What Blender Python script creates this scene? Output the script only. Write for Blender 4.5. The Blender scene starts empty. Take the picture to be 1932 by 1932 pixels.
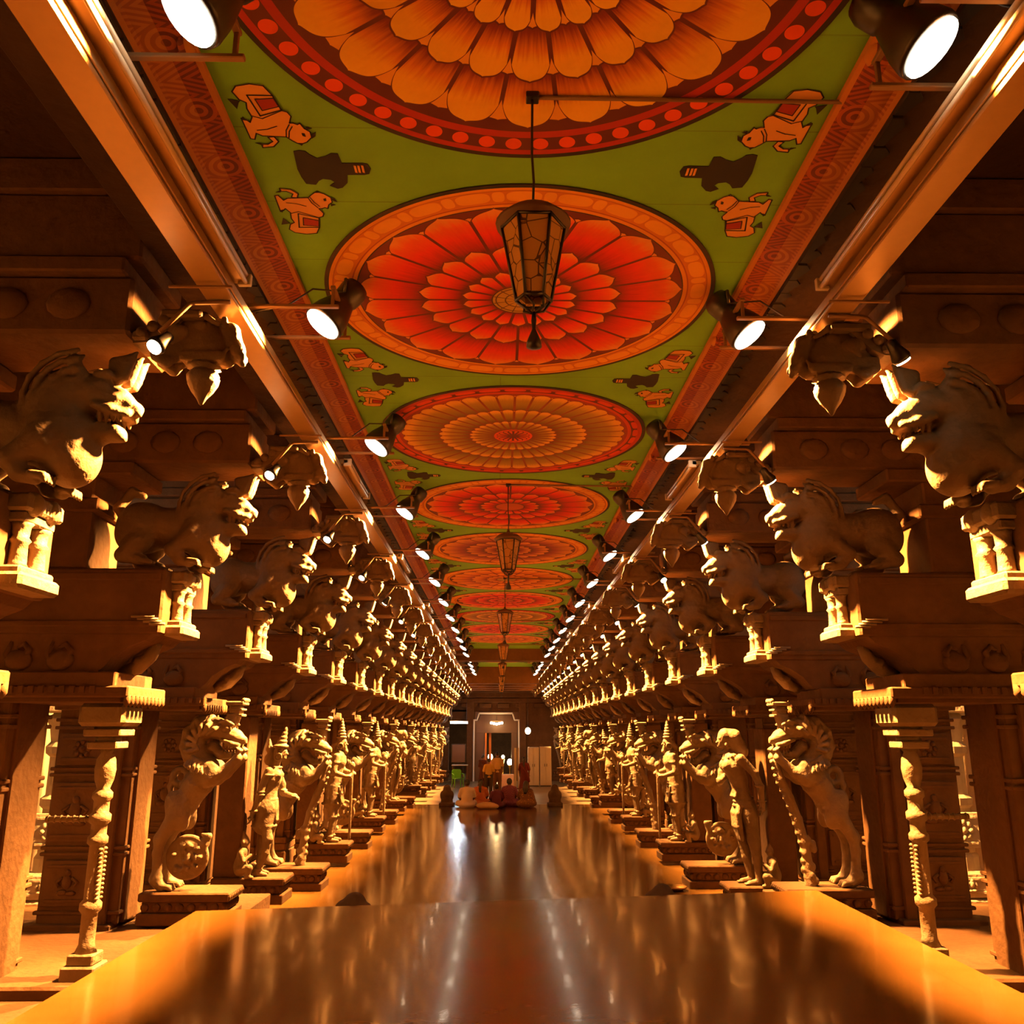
import bpy, bmesh, math, random
import numpy as np
from mathutils import Vector, Matrix, Euler
PI = math.pi
R = math.radians
random.seed(7)
S = bpy.context.scene
COL = S.collection

# ------------------------------------------------------------------ camera, world, exposure
CZ = 2.4                       # camera height above the hall floor
cam_d = bpy.data.cameras.new('camera')
cam = bpy.data.objects.new('camera', cam_d); COL.objects.link(cam)
cam_d.sensor_width = 36.0; cam_d.lens = 36.0 * 1650 / 1932
cam_d.clip_start = 0.05; cam_d.clip_end = 300
cam.location = (0, 0, CZ); cam.rotation_euler = (R(90 + 14.08), 0, R(-0.81))
S.camera = cam
w = bpy.data.worlds.new('world'); S.world = w; w.use_nodes = True
w.node_tree.nodes['Background'].inputs[0].default_value = (0.02, 0.012, 0.006, 1)
w.node_tree.nodes['Background'].inputs[1].default_value = 0.2
S.view_settings.view_transform = 'Standard'; S.view_settings.look = 'None'
S.view_settings.gamma = 1.0; S.view_settings.use_curve_mapping = False
S.view_settings.exposure = 0.0
S.cycles.max_bounces = 5; S.cycles.diffuse_bounces = 3; S.cycles.glossy_bounces = 2
S.cycles.use_adaptive_sampling = True; S.cycles.adaptive_threshold = 0.03
S.cycles.transmission_bounces = 4; S.cycles.caustics_reflective = False; S.cycles.caustics_refractive = False
S.cycles.sample_clamp_indirect = 6.0
S.cycles.use_denoising = True

LAMP_COL = (1.0, 0.40, 0.088)
SPOT_W = 17000.0
# hall layout
X0 = 0.13                      # hall centre line
XL, XR = -2.8, 3.05            # front plane of the statues, left and right
BAY = 2.5; Y0 = 4.95            # pillar n stands at Y0 + BAY*n
NP = 19
HC = 2.9                       # painted ceiling above the camera
ZC = CZ + HC
NEAR_Z = 0.8                   # upper floor the camera stands on
FAR_Y = 31.15; FAR_Z = -0.35; END_Y = 52.0

# ------------------------------------------------------------------ objects
def put(o, parent=None):
    COL.objects.link(o)
    if parent is not None: o.parent = parent
    return o
def tag(o, label=None, cat=None, group=None, kind=None):
    if label: o['label'] = label
    if cat: o['category'] = cat
    if group: o['group'] = group
    if kind: o['kind'] = kind
    return o
def empty(name, loc=(0, 0, 0), rz=0, sc=(1, 1, 1)):
    o = bpy.data.objects.new(name, None); o.empty_display_size = 0.1
    o.location = loc; o.rotation_euler = (0, 0, rz); o.scale = sc
    return put(o)
def mobj(name, me, mat=None, parent=None, loc=None, sc=None):
    o = bpy.data.objects.new(name, me)
    if mat is not None and len(me.materials) == 0: me.materials.append(mat)
    if loc is not None: o.location = loc
    if sc is not None: o.scale = sc
    return put(o, parent)
KIDS = {}
def tree(o):
    kids = {}
    for c in bpy.data.objects:
        if c.parent: kids.setdefault(c.parent.name, []).append(c)
    return kids
def dup(o, kids, loc=None, sc=None, rz=None, parent=None):
    c = o.copy(); COL.objects.link(c)
    if parent is not None: c.parent = parent
    for k in kids.get(o.name, []): dup(k, kids, parent=c)
    if loc is not None: c.location = loc
    if sc is not None: c.scale = sc
    if rz is not None: c.rotation_euler = (0, 0, rz)
    return c
ORD = ['first', 'second', 'third', 'fourth', 'fifth', 'sixth', 'seventh', 'eighth', 'ninth', 'tenth', 'eleventh', 'twelfth',
       'thirteenth', 'fourteenth', 'fifteenth', 'sixteenth', 'seventeenth', 'eighteenth', 'nineteenth', 'twentieth', 'twenty-first', 'twenty-second']

# ------------------------------------------------------------------ mesh builder
class MB:
    def __init__(s): s.v = []; s.f = []; s.smooth = []
    def add(s, vs, fs, smooth=False):
        b = len(s.v); s.v += [tuple(map(float, p)) for p in vs]
        s.f += [tuple(i + b for i in f) for f in fs]; s.smooth += [smooth] * len(fs); return s
    def box(s, x0, x1, y0, y1, z0, z1, c=0.0):
        if c <= 0:
            v = [(x, y, z) for z in (z0, z1) for y in (y0, y1) for x in (x0, x1)]
            return s.add(v, [(0, 2, 3, 1), (4, 5, 7, 6), (0, 1, 5, 4), (2, 6, 7, 3), (0, 4, 6, 2), (1, 3, 7, 5)])
        c = min(c, (x1 - x0) * .45, (y1 - y0) * .45, (z1 - z0) * .45)
        v = []; idx = {}
        for ix, x in enumerate((x0, x1)):
            for iy, y in enumerate((y0, y1)):
                for iz, z in enumerate((z0, z1)):
                    sx, sy, sz = 1 - 2 * ix, 1 - 2 * iy, 1 - 2 * iz
                    idx[ix, iy, iz] = len(v)
                    v += [(x, y + sy * c, z + sz * c), (x + sx * c, y, z + sz * c), (x + sx * c, y + sy * c, z)]
        I = lambda a, b, d, k: idx[a, b, d] + k
        f = []
        for i in (0, 1):
            q = [I(i, 0, 0, 0), I(i, 1, 0, 0), I(i, 1, 1, 0), I(i, 0, 1, 0)]; f.append(q if i else q[::-1])
            q = [I(0, i, 0, 1), I(1, i, 0, 1), I(1, i, 1, 1), I(0, i, 1, 1)]; f.append(q[::-1] if i else q)
            q = [I(0, 0, i, 2), I(1, 0, i, 2), I(1, 1, i, 2), I(0, 1, i, 2)]; f.append(q if i else q[::-1])
        for a in (0, 1):
            for b in (0, 1):
                f.append([I(a, b, 0, 0), I(a, b, 0, 1), I(a, b, 1, 1), I(a, b, 1, 0)])
                f.append([I(a, 0, b, 0), I(a, 0, b, 2), I(a, 1, b, 2), I(a, 1, b, 0)])
                f.append([I(0, a, b, 1), I(0, a, b, 2), I(1, a, b, 2), I(1, a, b, 1)])
        for a in (0, 1):
            for b in (0, 1):
                for d in (0, 1): f.append([I(a, b, d, 0), I(a, b, d, 1), I(a, b, d, 2)])
        return s.add(v, f)
    def lathe(s, prof, n=16, c=(0, 0), axis='z', smooth=True, ph=0.0, rib=0.0, nr=8):
        v = []; f = []
        for (r, z) in prof:
            for i in range(n):
                a = 2 * PI * i / n + ph
                rr = r * (1 + rib * math.cos(a * nr))
                p = (rr * math.cos(a), rr * math.sin(a), z)
                if axis == 'x': p = (p[2], p[0], p[1])
                if axis == 'y': p = (p[0], p[2], p[1])
                v.append(p)
        m = len(prof)
        for j in range(m - 1):
            for i in range(n):
                f.append((j * n + i, j * n + (i + 1) % n, (j + 1) * n + (i + 1) % n, (j + 1) * n + i))
        f.append(tuple(range(n))[::-1]); f.append(tuple((m - 1) * n + i for i in range(n)))
        if axis in ('x', 'y', 'z'):
            if axis == 'z': v = [(x + c[0], y + c[1], z) for x, y, z in v]
            if axis == 'y': v = [(x + c[0], y, z + c[1]) for x, y, z in v]
            if axis == 'x': v = [(x, y + c[0], z + c[1]) for x, y, z in v]
        return s.add(v, f, smooth)
    def tube(s, pts, r, n=8, smooth=True):
        pts = [Vector(p) for p in pts]; v = []; f = []
        rs = r if isinstance(r, (list, tuple)) else [r] * len(pts)
        for j, p in enumerate(pts):
            d = (pts[min(j + 1, len(pts) - 1)] - pts[max(j - 1, 0)]).normalized()
            a = d.orthogonal().normalized() if j == 0 else (a - d * a.dot(d)).normalized()
            b = d.cross(a)
            for i in range(n):
                t = 2 * PI * i / n
                v.append(p + (a * math.cos(t) + b * math.sin(t)) * rs[j])
        for j in range(len(pts) - 1):
            for i in range(n):
                f.append((j * n + i, j * n + (i + 1) % n, (j + 1) * n + (i + 1) % n, (j + 1) * n + i))
        f.append(tuple(range(n))[::-1]); f.append(tuple((len(pts) - 1) * n + i for i in range(n)))
        return s.add(v, f, smooth)
    def prism(s, poly, y0, y1, plane='xz', smooth=False):   # outline in xz extruded along y (or yz along x)
        n = len(poly)
        if plane == 'xz': v = [(x, y0, z) for x, z in poly] + [(x, y1, z) for x, z in poly]
        elif plane == 'yz': v = [(y0, x, z) for x, z in poly] + [(y1, x, z) for x, z in poly]
        else: v = [(x, z, y0) for x, z in poly] + [(x, z, y1) for x, z in poly]
        f = [tuple(range(n))[::-1], tuple(range(n, 2 * n))]
        f += [(i, (i + 1) % n, n + (i + 1) % n, n + i) for i in range(n)]
        return s.add(v, f, smooth)
    def ball(s, c, r, n=8, m=6):
        prof = [(1e-4, -1)] + [(math.sin(PI * j / m), -math.cos(PI * j / m)) for j in range(1, m)] + [(1e-4, 1)]
        rx, ry, rz = r if isinstance(r, (tuple, list)) else (r, r, r)
        v = []; f = []
        for (q, z) in prof:
            for i in range(n):
                a = 2 * PI * i / n; v.append((c[0] + rx * q * math.cos(a), c[1] + ry * q * math.sin(a), c[2] + rz * z))
        for j in range(m):
            for i in range(n): f.append((j * n + i, j * n + (i + 1) % n, (j + 1) * n + (i + 1) % n, (j + 1) * n + i))
        return s.add(v, f, True)
    def mesh(s, name, fix=True):
        me = bpy.data.meshes.new(name); me.from_pydata(s.v, [], [list(f) for f in s.f])
        me.polygons.foreach_set('use_smooth', s.smooth)
        if fix:
            bm = bmesh.new(); bm.from_mesh(me); bmesh.ops.recalc_face_normals(bm, faces=bm.faces); bm.to_mesh(me); bm.free()
        me.update(); return me
    def build(s, name, mat, parent=None, loc=None):
        return mobj(name, s.mesh(name), mat, parent, loc)

# ------------------------------------------------------------------ sculpting: smooth unions of solids on a grid, skinned as one surface
class Sculpt:
    def __init__(s, lo, hi, h):
        s.lo = np.array(lo, np.float32); s.h = h
        s.n = np.ceil((np.array(hi) - np.array(lo)) / h).astype(int) + 1
        s.f = np.full(s.n, 0.5, np.float32)
        s.ax = [s.lo[i] + h * np.arange(s.n[i], dtype=np.float32) for i in range(3)]
    def _apply(s, lo, hi, fn, k, sub):
        lo = np.asarray(lo) - k - 3 * s.h; hi = np.asarray(hi) + k + 3 * s.h
        a = np.clip(((lo - s.lo) / s.h).astype(int), 0, s.n - 1); b = np.clip(((hi - s.lo) / s.h).astype(int) + 2, 1, s.n)
        if (b <= a).any(): return s
        X = s.ax[0][a[0]:b[0], None, None]; Y = s.ax[1][None, a[1]:b[1], None]; Z = s.ax[2][None, None, a[2]:b[2]]
        d = fn(X, Y, Z).astype(np.float32)
        sl = (slice(a[0], b[0]), slice(a[1], b[1]), slice(a[2], b[2])); F = s.f[sl]
        if sub:
            d = -d
            hh = np.maximum(k - np.abs(F - d), 0) / max(k, 1e-6); s.f[sl] = np.maximum(F, d) + hh * hh * k * .25
        else:
            hh = np.maximum(k - np.abs(F - d), 0) / max(k, 1e-6); s.f[sl] = np.minimum(F, d) - hh * hh * k * .25
        return s
    def cap(s, a, b, ra, rb=None, k=.03, sub=False, m=False, fy=1.0):
        rb = ra if rb is None else rb
        a = np.array(a, float); b = np.array(b, float); ab = b - a; L = max((ab * ab).sum(), 1e-9); q = max(ra, rb) * max(1, fy)
        def fn(X, Y, Z):
            px, py, pz = X - a[0], Y - a[1], Z - a[2]
            t = np.clip((px * ab[0] + py * ab[1] + pz * ab[2]) / L, 0, 1)
            return np.sqrt((px - t * ab[0]) ** 2 + ((py - t * ab[1]) / fy) ** 2 + (pz - t * ab[2]) ** 2) - (ra + (rb - ra) * t)
        s._apply(np.minimum(a, b) - q, np.maximum(a, b) + q, fn, k, sub)
        if m: s.cap((a[0], -a[1], a[2]), (b[0], -b[1], b[2]), ra, rb, k, sub, False, fy)
        return s
    def chain(s, pts, rs, k=.03, m=False, sub=False, fy=1.0):
        for i in range(len(pts) - 1): s.cap(pts[i], pts[i + 1], rs[i], rs[i + 1], k, sub, m, fy)
        return s
    def ell(s, c, r, k=.03, rot=None, sub=False, m=False):
        c = np.array(c, float); r = np.array(r, float); q = r.max()
        M = np.array(Euler(rot).to_matrix().transposed()) if rot else np.eye(3)
        def fn(X, Y, Z):
            p = (X - c[0], Y - c[1], Z - c[2])
            u = [(M[i, 0] * p[0] + M[i, 1] * p[1] + M[i, 2] * p[2]) for i in range(3)]
            k0 = np.sqrt(sum((u[i] / r[i]) ** 2 for i in range(3))); k1 = np.sqrt(sum((u[i] / r[i] ** 2) ** 2 for i in range(3)))
            return k0 * (k0 - 1) / np.maximum(k1, 1e-6)
        s._apply(c - q, c + q, fn, k, sub)
        if m: s.ell((c[0], -c[1], c[2]), r, k, None if not rot else (-rot[0], rot[1], -rot[2]), sub, False)
        return s
    def box(s, c, hw, rd=.01, k=.02, rot=None, sub=False):
        c = np.array(c, float); hw = np.array(hw, float); q = np.linalg.norm(hw) if rot else hw
        M = np.array(Euler(rot).to_matrix().transposed()) if rot else np.eye(3)
        def fn(X, Y, Z):
            p = (X - c[0], Y - c[1], Z - c[2])
            u = [np.abs(M[i, 0] * p[0] + M[i, 1] * p[1] + M[i, 2] * p[2]) - hw[i] + rd for i in range(3)]
            o = np.sqrt(sum(np.maximum(x, 0) ** 2 for x in u)); i_ = np.minimum(np.maximum(np.maximum(u[0], u[1]), u[2]), 0)
            return o + i_ - rd
        return s._apply(c - q, c + q, fn, k, sub)
    def tor(s, c, Rr, r, axis=1, k=.02, sub=False):
        c = np.array(c, float); q = Rr + r; o = [i for i in range(3) if i != axis]
        def fn(X, Y, Z):
            p = (X - c[0], Y - c[1], Z - c[2])
            return np.sqrt((np.sqrt(p[o[0]] ** 2 + p[o[1]] ** 2) - Rr) ** 2 + p[axis] ** 2) - r
        return s._apply(c - q, c + q, fn, k, sub)
    def mesh(s, name):
        f = s.f; f[0] = f[-1] = .1; f[:, 0] = f[:, -1] = .1; f[:, :, 0] = f[:, :, -1] = .1
        ins = f < 0; n = s.n
        cnt = np.zeros(n - 1, np.uint8)
        cs = [(a, b, c) for a in (0, 1) for b in (0, 1) for c in (0, 1)]
        sl = lambda g, a, b, c: g[a:n[0] - 1 + a, b:n[1] - 1 + b, c:n[2] - 1 + c]
        for q in cs: cnt += sl(ins, *q)
        act = np.argwhere((cnt > 0) & (cnt < 8)); N = len(act)
        idg = np.full(n - 1, -1, np.int32); idg[act[:, 0], act[:, 1], act[:, 2]] = np.arange(N)
        val = {q: f[act[:, 0] + q[0], act[:, 1] + q[1], act[:, 2] + q[2]] for q in cs}
        P = np.zeros((N, 3), np.float32); C = np.zeros((N, 1), np.float32)
        for q in cs:
            for ax in range(3):
                if q[ax]: continue
                q2 = tuple(1 if i == ax else q[i] for i in range(3)); a, b = val[q], val[q2]
                x = (a < 0) != (b < 0); t = np.where(x, a / np.where(x, a - b, 1), 0)
                p = np.tile(np.array(q, np.float32), (N, 1)); p[:, ax] = t
                P += p * x[:, None]; C += x[:, None]
        V = (P / np.maximum(C, 1) + act) * s.h + s.lo
        Q = []
        for ax in range(3):
            u, v = [i for i in range(3) if i != ax]
            a = [slice(None)] * 3; b = [slice(None)] * 3; a[ax] = slice(0, -1); b[ax] = slice(1, None)
            A, B = ins[tuple(a)], ins[tuple(b)]
            e = np.argwhere(A != B); e = e[(e[:, u] > 0) & (e[:, v] > 0) & (e[:, u] < n[u] - 1) & (e[:, v] < n[v] - 1)]
            flip = A[e[:, 0], e[:, 1], e[:, 2]]
            def cell(du, dv):
                g = e.copy(); g[:, u] -= du; g[:, v] -= dv; return idg[g[:, 0], g[:, 1], g[:, 2]]
            q = np.stack([cell(1, 1), cell(0, 1), cell(0, 0), cell(1, 0)], 1)
            if ax == 1: flip = ~flip
            q[~flip] = q[~flip][:, ::-1]; Q.append(q)
        Q = np.concatenate(Q)
        me = bpy.data.meshes.new(name)
        me.vertices.add(len(V)); me.vertices.foreach_set('co', V.ravel())
        me.loops.add(len(Q) * 4); me.loops.foreach_set('vertex_index', Q.ravel().astype(np.int32))
        me.polygons.add(len(Q)); me.polygons.foreach_set('loop_start', np.arange(0, len(Q) * 4, 4, dtype=np.int32))
        me.polygons.foreach_set('use_smooth', np.ones(len(Q), bool))
        me.update(calc_edges=True); me.validate(); return me

# ------------------------------------------------------------------ materials
class NT:
    def __init__(s, name):
        s.mat = bpy.data.materials.new(name); s.mat.use_nodes = True; s.t = s.mat.node_tree
        s.b = s.t.nodes['Principled BSDF']
    def nd(s, typ, ins=None, **kw):
        n = s.t.nodes.new(typ)
        for k, v in kw.items(): setattr(n, k, v)
        for k, v in (ins or {}).items(): s.set(n.inputs[k], v)
        return n
    def set(s, sock, v):
        if hasattr(v, 'is_output'): s.t.links.new(v, sock)
        elif isinstance(v, (tuple, list)) and len(v) == 3 and sock.type == 'RGBA': sock.default_value = (*v, 1)
        else: sock.default_value = v
    def m(s, op, a, b=0.0, c=0.0):
        n = s.nd('ShaderNodeMath', operation=op)
        for i, v in enumerate((a, b, c)): s.set(n.inputs[i], v)
        return n.outputs[0]
    def mix(s, f, a, b, mode='MIX'):
        n = s.nd('ShaderNodeMix', data_type='RGBA', blend_type=mode)
        s.set(n.inputs[0], f); s.set(n.inputs[6], a); s.set(n.inputs[7], b); return n.outputs[2]
    def ramp(s, f, stops, interp='LINEAR'):
        n = s.nd('ShaderNodeValToRGB'); s.set(n.inputs[0], f); cr = n.color_ramp; cr.interpolation = interp
        while len(cr.elements) < len(stops): cr.elements.new(.5)
        for e, (p, c) in zip(cr.elements, stops): e.position = p; e.color = (*c, 1) if len(c) == 3 else c
        return n.outputs[0]
    def noise(s, sc, det=3.0, vec=None, rough=.55, dist=0.0):
        n = s.nd('ShaderNodeTexNoise', {'Scale': sc, 'Detail': det, 'Roughness': rough, 'Distortion': dist})
        if vec is not None: s.set(n.inputs['Vector'], vec)
        return n.outputs[0]
    def coord(s, kind='Object'): return s.nd('ShaderNodeTexCoord').outputs[kind]
    def pos(s): return s.nd('ShaderNodeNewGeometry').outputs['Position']
    def scale(s, v, sc):
        n = s.nd('ShaderNodeMapping'); s.set(n.inputs[0], v); n.inputs[3].default_value = sc; return n.outputs[0]
    def xyz(s, v):
        n = s.nd('ShaderNodeSeparateXYZ'); s.set(n.inputs[0], v); return n.outputs
    def bump(s, h, st=.3, d=.02, prev=None):
        n = s.nd('ShaderNodeBump', {'Height': h, 'Strength': st, 'Distance': d})
        if prev is not None: s.set(n.inputs['Normal'], prev)
        return n.outputs[0]
    def fin(s, base=None, rough=None, normal=None, **kw):
        if base is not None: s.set(s.b.inputs['Base Color'], base)
        if rough is not None: s.set(s.b.inputs['Roughness'], rough)
        if normal is not None: s.set(s.b.inputs['Normal'], normal)
        for k, v in kw.items(): s.set(s.b.inputs[k], v)
        return s.mat

def stone(name, c1, c2, c3, bump=.35, rough=.85, sc=1.0):
    n = NT(name); p = n.coord('Object')
    rnd = n.nd('ShaderNodeObjectInfo').outputs['Random']
    a = n.noise(1.7 * sc, 3, p, .65); b = n.noise(13 * sc, 3, p, .6)
    st = n.noise(1.0, 2, n.scale(p, (5 * sc, 5 * sc, .7 * sc)), .6)
    base = n.ramp(a, [(.3, c1), (.55, c2), (.75, c3)])
    base = n.mix(n.m('MULTIPLY', n.m('SMOOTH_MIN', st, .75, .1), .4), base, tuple(x * .45 for x in c1))
    base = n.mix(n.m('MULTIPLY', b, .35), base, tuple(min(1, x * 1.25) for x in c3))
    base = n.mix(n.m('MULTIPLY', rnd, .25), base, c1)
    h = b
    vor = n.nd('ShaderNodeTexVoronoi', {'Scale': 16 * sc, 'Vector': p}, feature='F1').outputs[0]
    nm = n.bump(n.m('ADD', h, n.m('MULTIPLY', vor, .4)), bump, .03)
    return n.fin(base, rough, nm, **{'Specular IOR Level': .25})
def plain(name, c, rough=.5, metal=0.0, var=.15, bump=0.0, sc=20, **kw):
    n = NT(name); p = n.coord('Object'); a = n.noise(sc, 3, p)
    base = n.mix(n.m('MULTIPLY', a, var * 2), c, tuple(x * .55 for x in c))
    nm = n.bump(a, bump, .01) if bump else None
    return n.fin(base, rough, nm, Metallic=metal, **kw)
def glow(name, c, st):
    n = NT(name); n.set(n.b.inputs['Base Color'], (0.8, 0.8, 0.8)); n.set(n.b.inputs['Emission Color'], c); n.b.inputs['Emission Strength'].default_value = st
    return n.mat

M = {}
M['stone'] = stone('carved granite', (.055, .026, .009), (.088, .043, .015), (.13, .067, .026))  # same granite as the statues, darkened where only indirect light falls
M['statue'] = stone('polished statue granite', (.125, .088, .050), (.185, .135, .082), (.25, .19, .125), bump=.5, rough=.6)  # kept lighter and more neutral than the pillars for the lit carvings
M['upper'] = stone('shade-browned statue granite', (.072, .044, .021), (.108, .07, .036), (.155, .105, .06), bump=.4, rough=.65)  # statue granite darkened, upper hall's dimmer light put into the colour
M['dark'] = stone('shade-darkened granite', (.024, .0105, .0035), (.036, .017, .006), (.05, .025, .009))  # granite darkened further, shade on beams and roofs put into the colour
M['pale'] = stone('pale aisle granite', (.42, .36, .26), (.52, .46, .35), (.62, .55, .43))
M['black_metal'] = plain('black painted metal', (.012, .010, .008), .38, .0, .1)
M['steel'] = plain('galvanised trunking', (.42, .27, .11), .38, .5, .15)
M['rod'] = plain('painted brown rod', (.22, .12, .05), .5, .2)
M['tube'] = plain('unlit fluorescent tube', (.62, .50, .34), .25)
M['wire'] = plain('black cable', (.02, .014, .01), .6)
M['lens'] = glow('lamp lens', (1.0, .86, .62), 14)
M['bulb'] = glow('small bulb', (1.0, .82, .5), 25)
M['cool'] = glow('cool fluorescent tube', (.75, .88, 1.0), 30)
M['warm'] = glow('warm lamp glass', (1.0, .72, .35), 22)
M['white_paint'] = plain('white painted metal', (.55, .50, .40), .45)
M['white_line'] = plain('whitewashed trim', (.75, .72, .68), .6)
M['green'] = plain('green plastic', (.10, .42, .02), .4)
M['wood'] = plain('dark wood', (.10, .045, .018), .5)
M['skin'] = plain('brown skin', (.17, .075, .035), .55, var=.05)
M['hair'] = plain('black hair', (.010, .007, .006), .45)

def floor_mat(name, c1, c2, c3, rough, tile):
    n = NT(name); p = n.pos()
    br = n.nd('ShaderNodeTexBrick', {'Vector': p, 'Scale': 1.0, 'Mortar Size': .0035, 'Brick Width': tile[0], 'Row Height': tile[1], 'Mortar Smooth': .3}, offset=.5)
    a = n.noise(.8, 4, p, .6); b = n.noise(3.0, 4, n.scale(p, (1, .35, 1)), .6); g = n.noise(60, 3, p)
    base = n.ramp(a, [(.3, c1), (.5, c2), (.72, c3)])
    base = n.mix(n.m('MULTIPLY', b, .35), base, tuple(x * .6 for x in c1))
    base = n.mix(n.m('MULTIPLY', br.outputs['Fac'], .35), base, tuple(x * .4 for x in c1))
    rg = n.m('ADD', n.m('MULTIPLY', b, .05), rough)
    wv = n.noise(2.2, 2, n.scale(p, (1.0, 1.6, 1.0)))
    nm = n.bump(wv, .035, .02); nm = n.bump(n.noise(14, 3, p), .02, .01, nm); nm = n.bump(g, .03, .002, nm); nm = n.bump(br.outputs['Fac'], -.12, .002, nm)
    return n.fin(base, rg, nm, **{'Coat Normal': nm, 'Specular IOR Level': .32, 'Coat Weight': .12, 'Coat Roughness': .03})
M['floor'] = floor_mat('polished hall floor', (.145, .073, .017), (.175, .091, .023), (.205, .111, .032), .13, (1.2, .6))
M['near_floor'] = floor_mat('polished upper floor', (.165, .076, .016), (.195, .093, .02), (.225, .112, .028), .14, (1.2, .6))
M['far_floor'] = floor_mat('pale far tiles', (.20, .15, .095), (.25, .19, .125), (.30, .235, .16), .30, (.6, .6))

# ------------------------------------------------------------------ painted ceiling
def green_mat():
    n = NT('green painted ceiling'); p = n.pos()
    a = n.noise(1.3, 5, p, .6); b = n.noise(30, 3, p)
    st = n.noise(1.5, 4, n.scale(p, (1.2, 14, 1)), .6)
    base = n.ramp(a, [(.3, (.13, .37, .03)), (.6, (.17, .48, .04)), (.8, (.205, .54, .06))])
    jt = n.nd('ShaderNodeTexBrick', {'Vector': p, 'Scale': 1.0, 'Mortar Size': .008, 'Brick Width': 9.0, 'Row Height': .625, 'Mortar Smooth': .8})
    base = n.mix(n.m('MULTIPLY', jt.outputs['Fac'], n.m('MULTIPLY', st, .8)), base, (.08, .10, .01))
    return n.fin(base, .75, n.bump(b, .15, .005))
M['green_paint'] = green_mat()

def petal_ring(n, col, r, th, Rin, Rt, N, off, stops, line, dep=.045, streak=.25, tip=.5):
    fr = n.m('FRACT', n.m('ADD', n.m('MULTIPLY', th, N / (2 * PI)), off + 64.0))
    s = n.m('MULTIPLY', n.m('ABSOLUTE', n.m('SUBTRACT', fr, .5)), 2.0)
    sp = n.m('ADD', n.m('MULTIPLY', n.m('POWER', s, 4.0), 1 - tip), n.m('MULTIPLY', n.m('POWER', s, .6), tip))
    edge = n.m('SUBTRACT', Rt, n.m('MULTIPLY', sp, dep))
    gap = n.m('SUBTRACT', edge, r)
    mask = n.m('GREATER_THAN', gap, 0.0)
    lw = .0095
    side = n.m('LESS_THAN', n.m('MULTIPLY', n.m('SUBTRACT', 1.0, s), n.m('MULTIPLY', r, PI / N)), lw)
    lin = n.m('MAXIMUM', side, n.m('LESS_THAN', gap, lw))
    nz = n.nd('ShaderNodeTexNoise', {'Scale': 1.0, 'Detail': 2.0}, noise_dimensions='2D')
    cb = n.nd('ShaderNodeCombineXYZ', {'X': n.m('MULTIPLY', th, N * 2.2), 'Y': n.m('MULTIPLY', r, 5.0)}).outputs[0]
    n.set(nz.inputs['Vector'], cb)
    t = n.m('DIVIDE', n.m('SUBTRACT', r, Rin), Rt - Rin)
    t = n.m('ADD', t, n.m('MULTIPLY', n.m('SUBTRACT', nz.outputs[0], .5), streak))
    c = n.ramp(t, stops)
    c = n.mix(lin, c, line)
    return n.mix(mask, col, c)
def disc(n, col, r, R_, c): return n.mix(n.m('LESS_THAN', r, R_), col, c)
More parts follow.
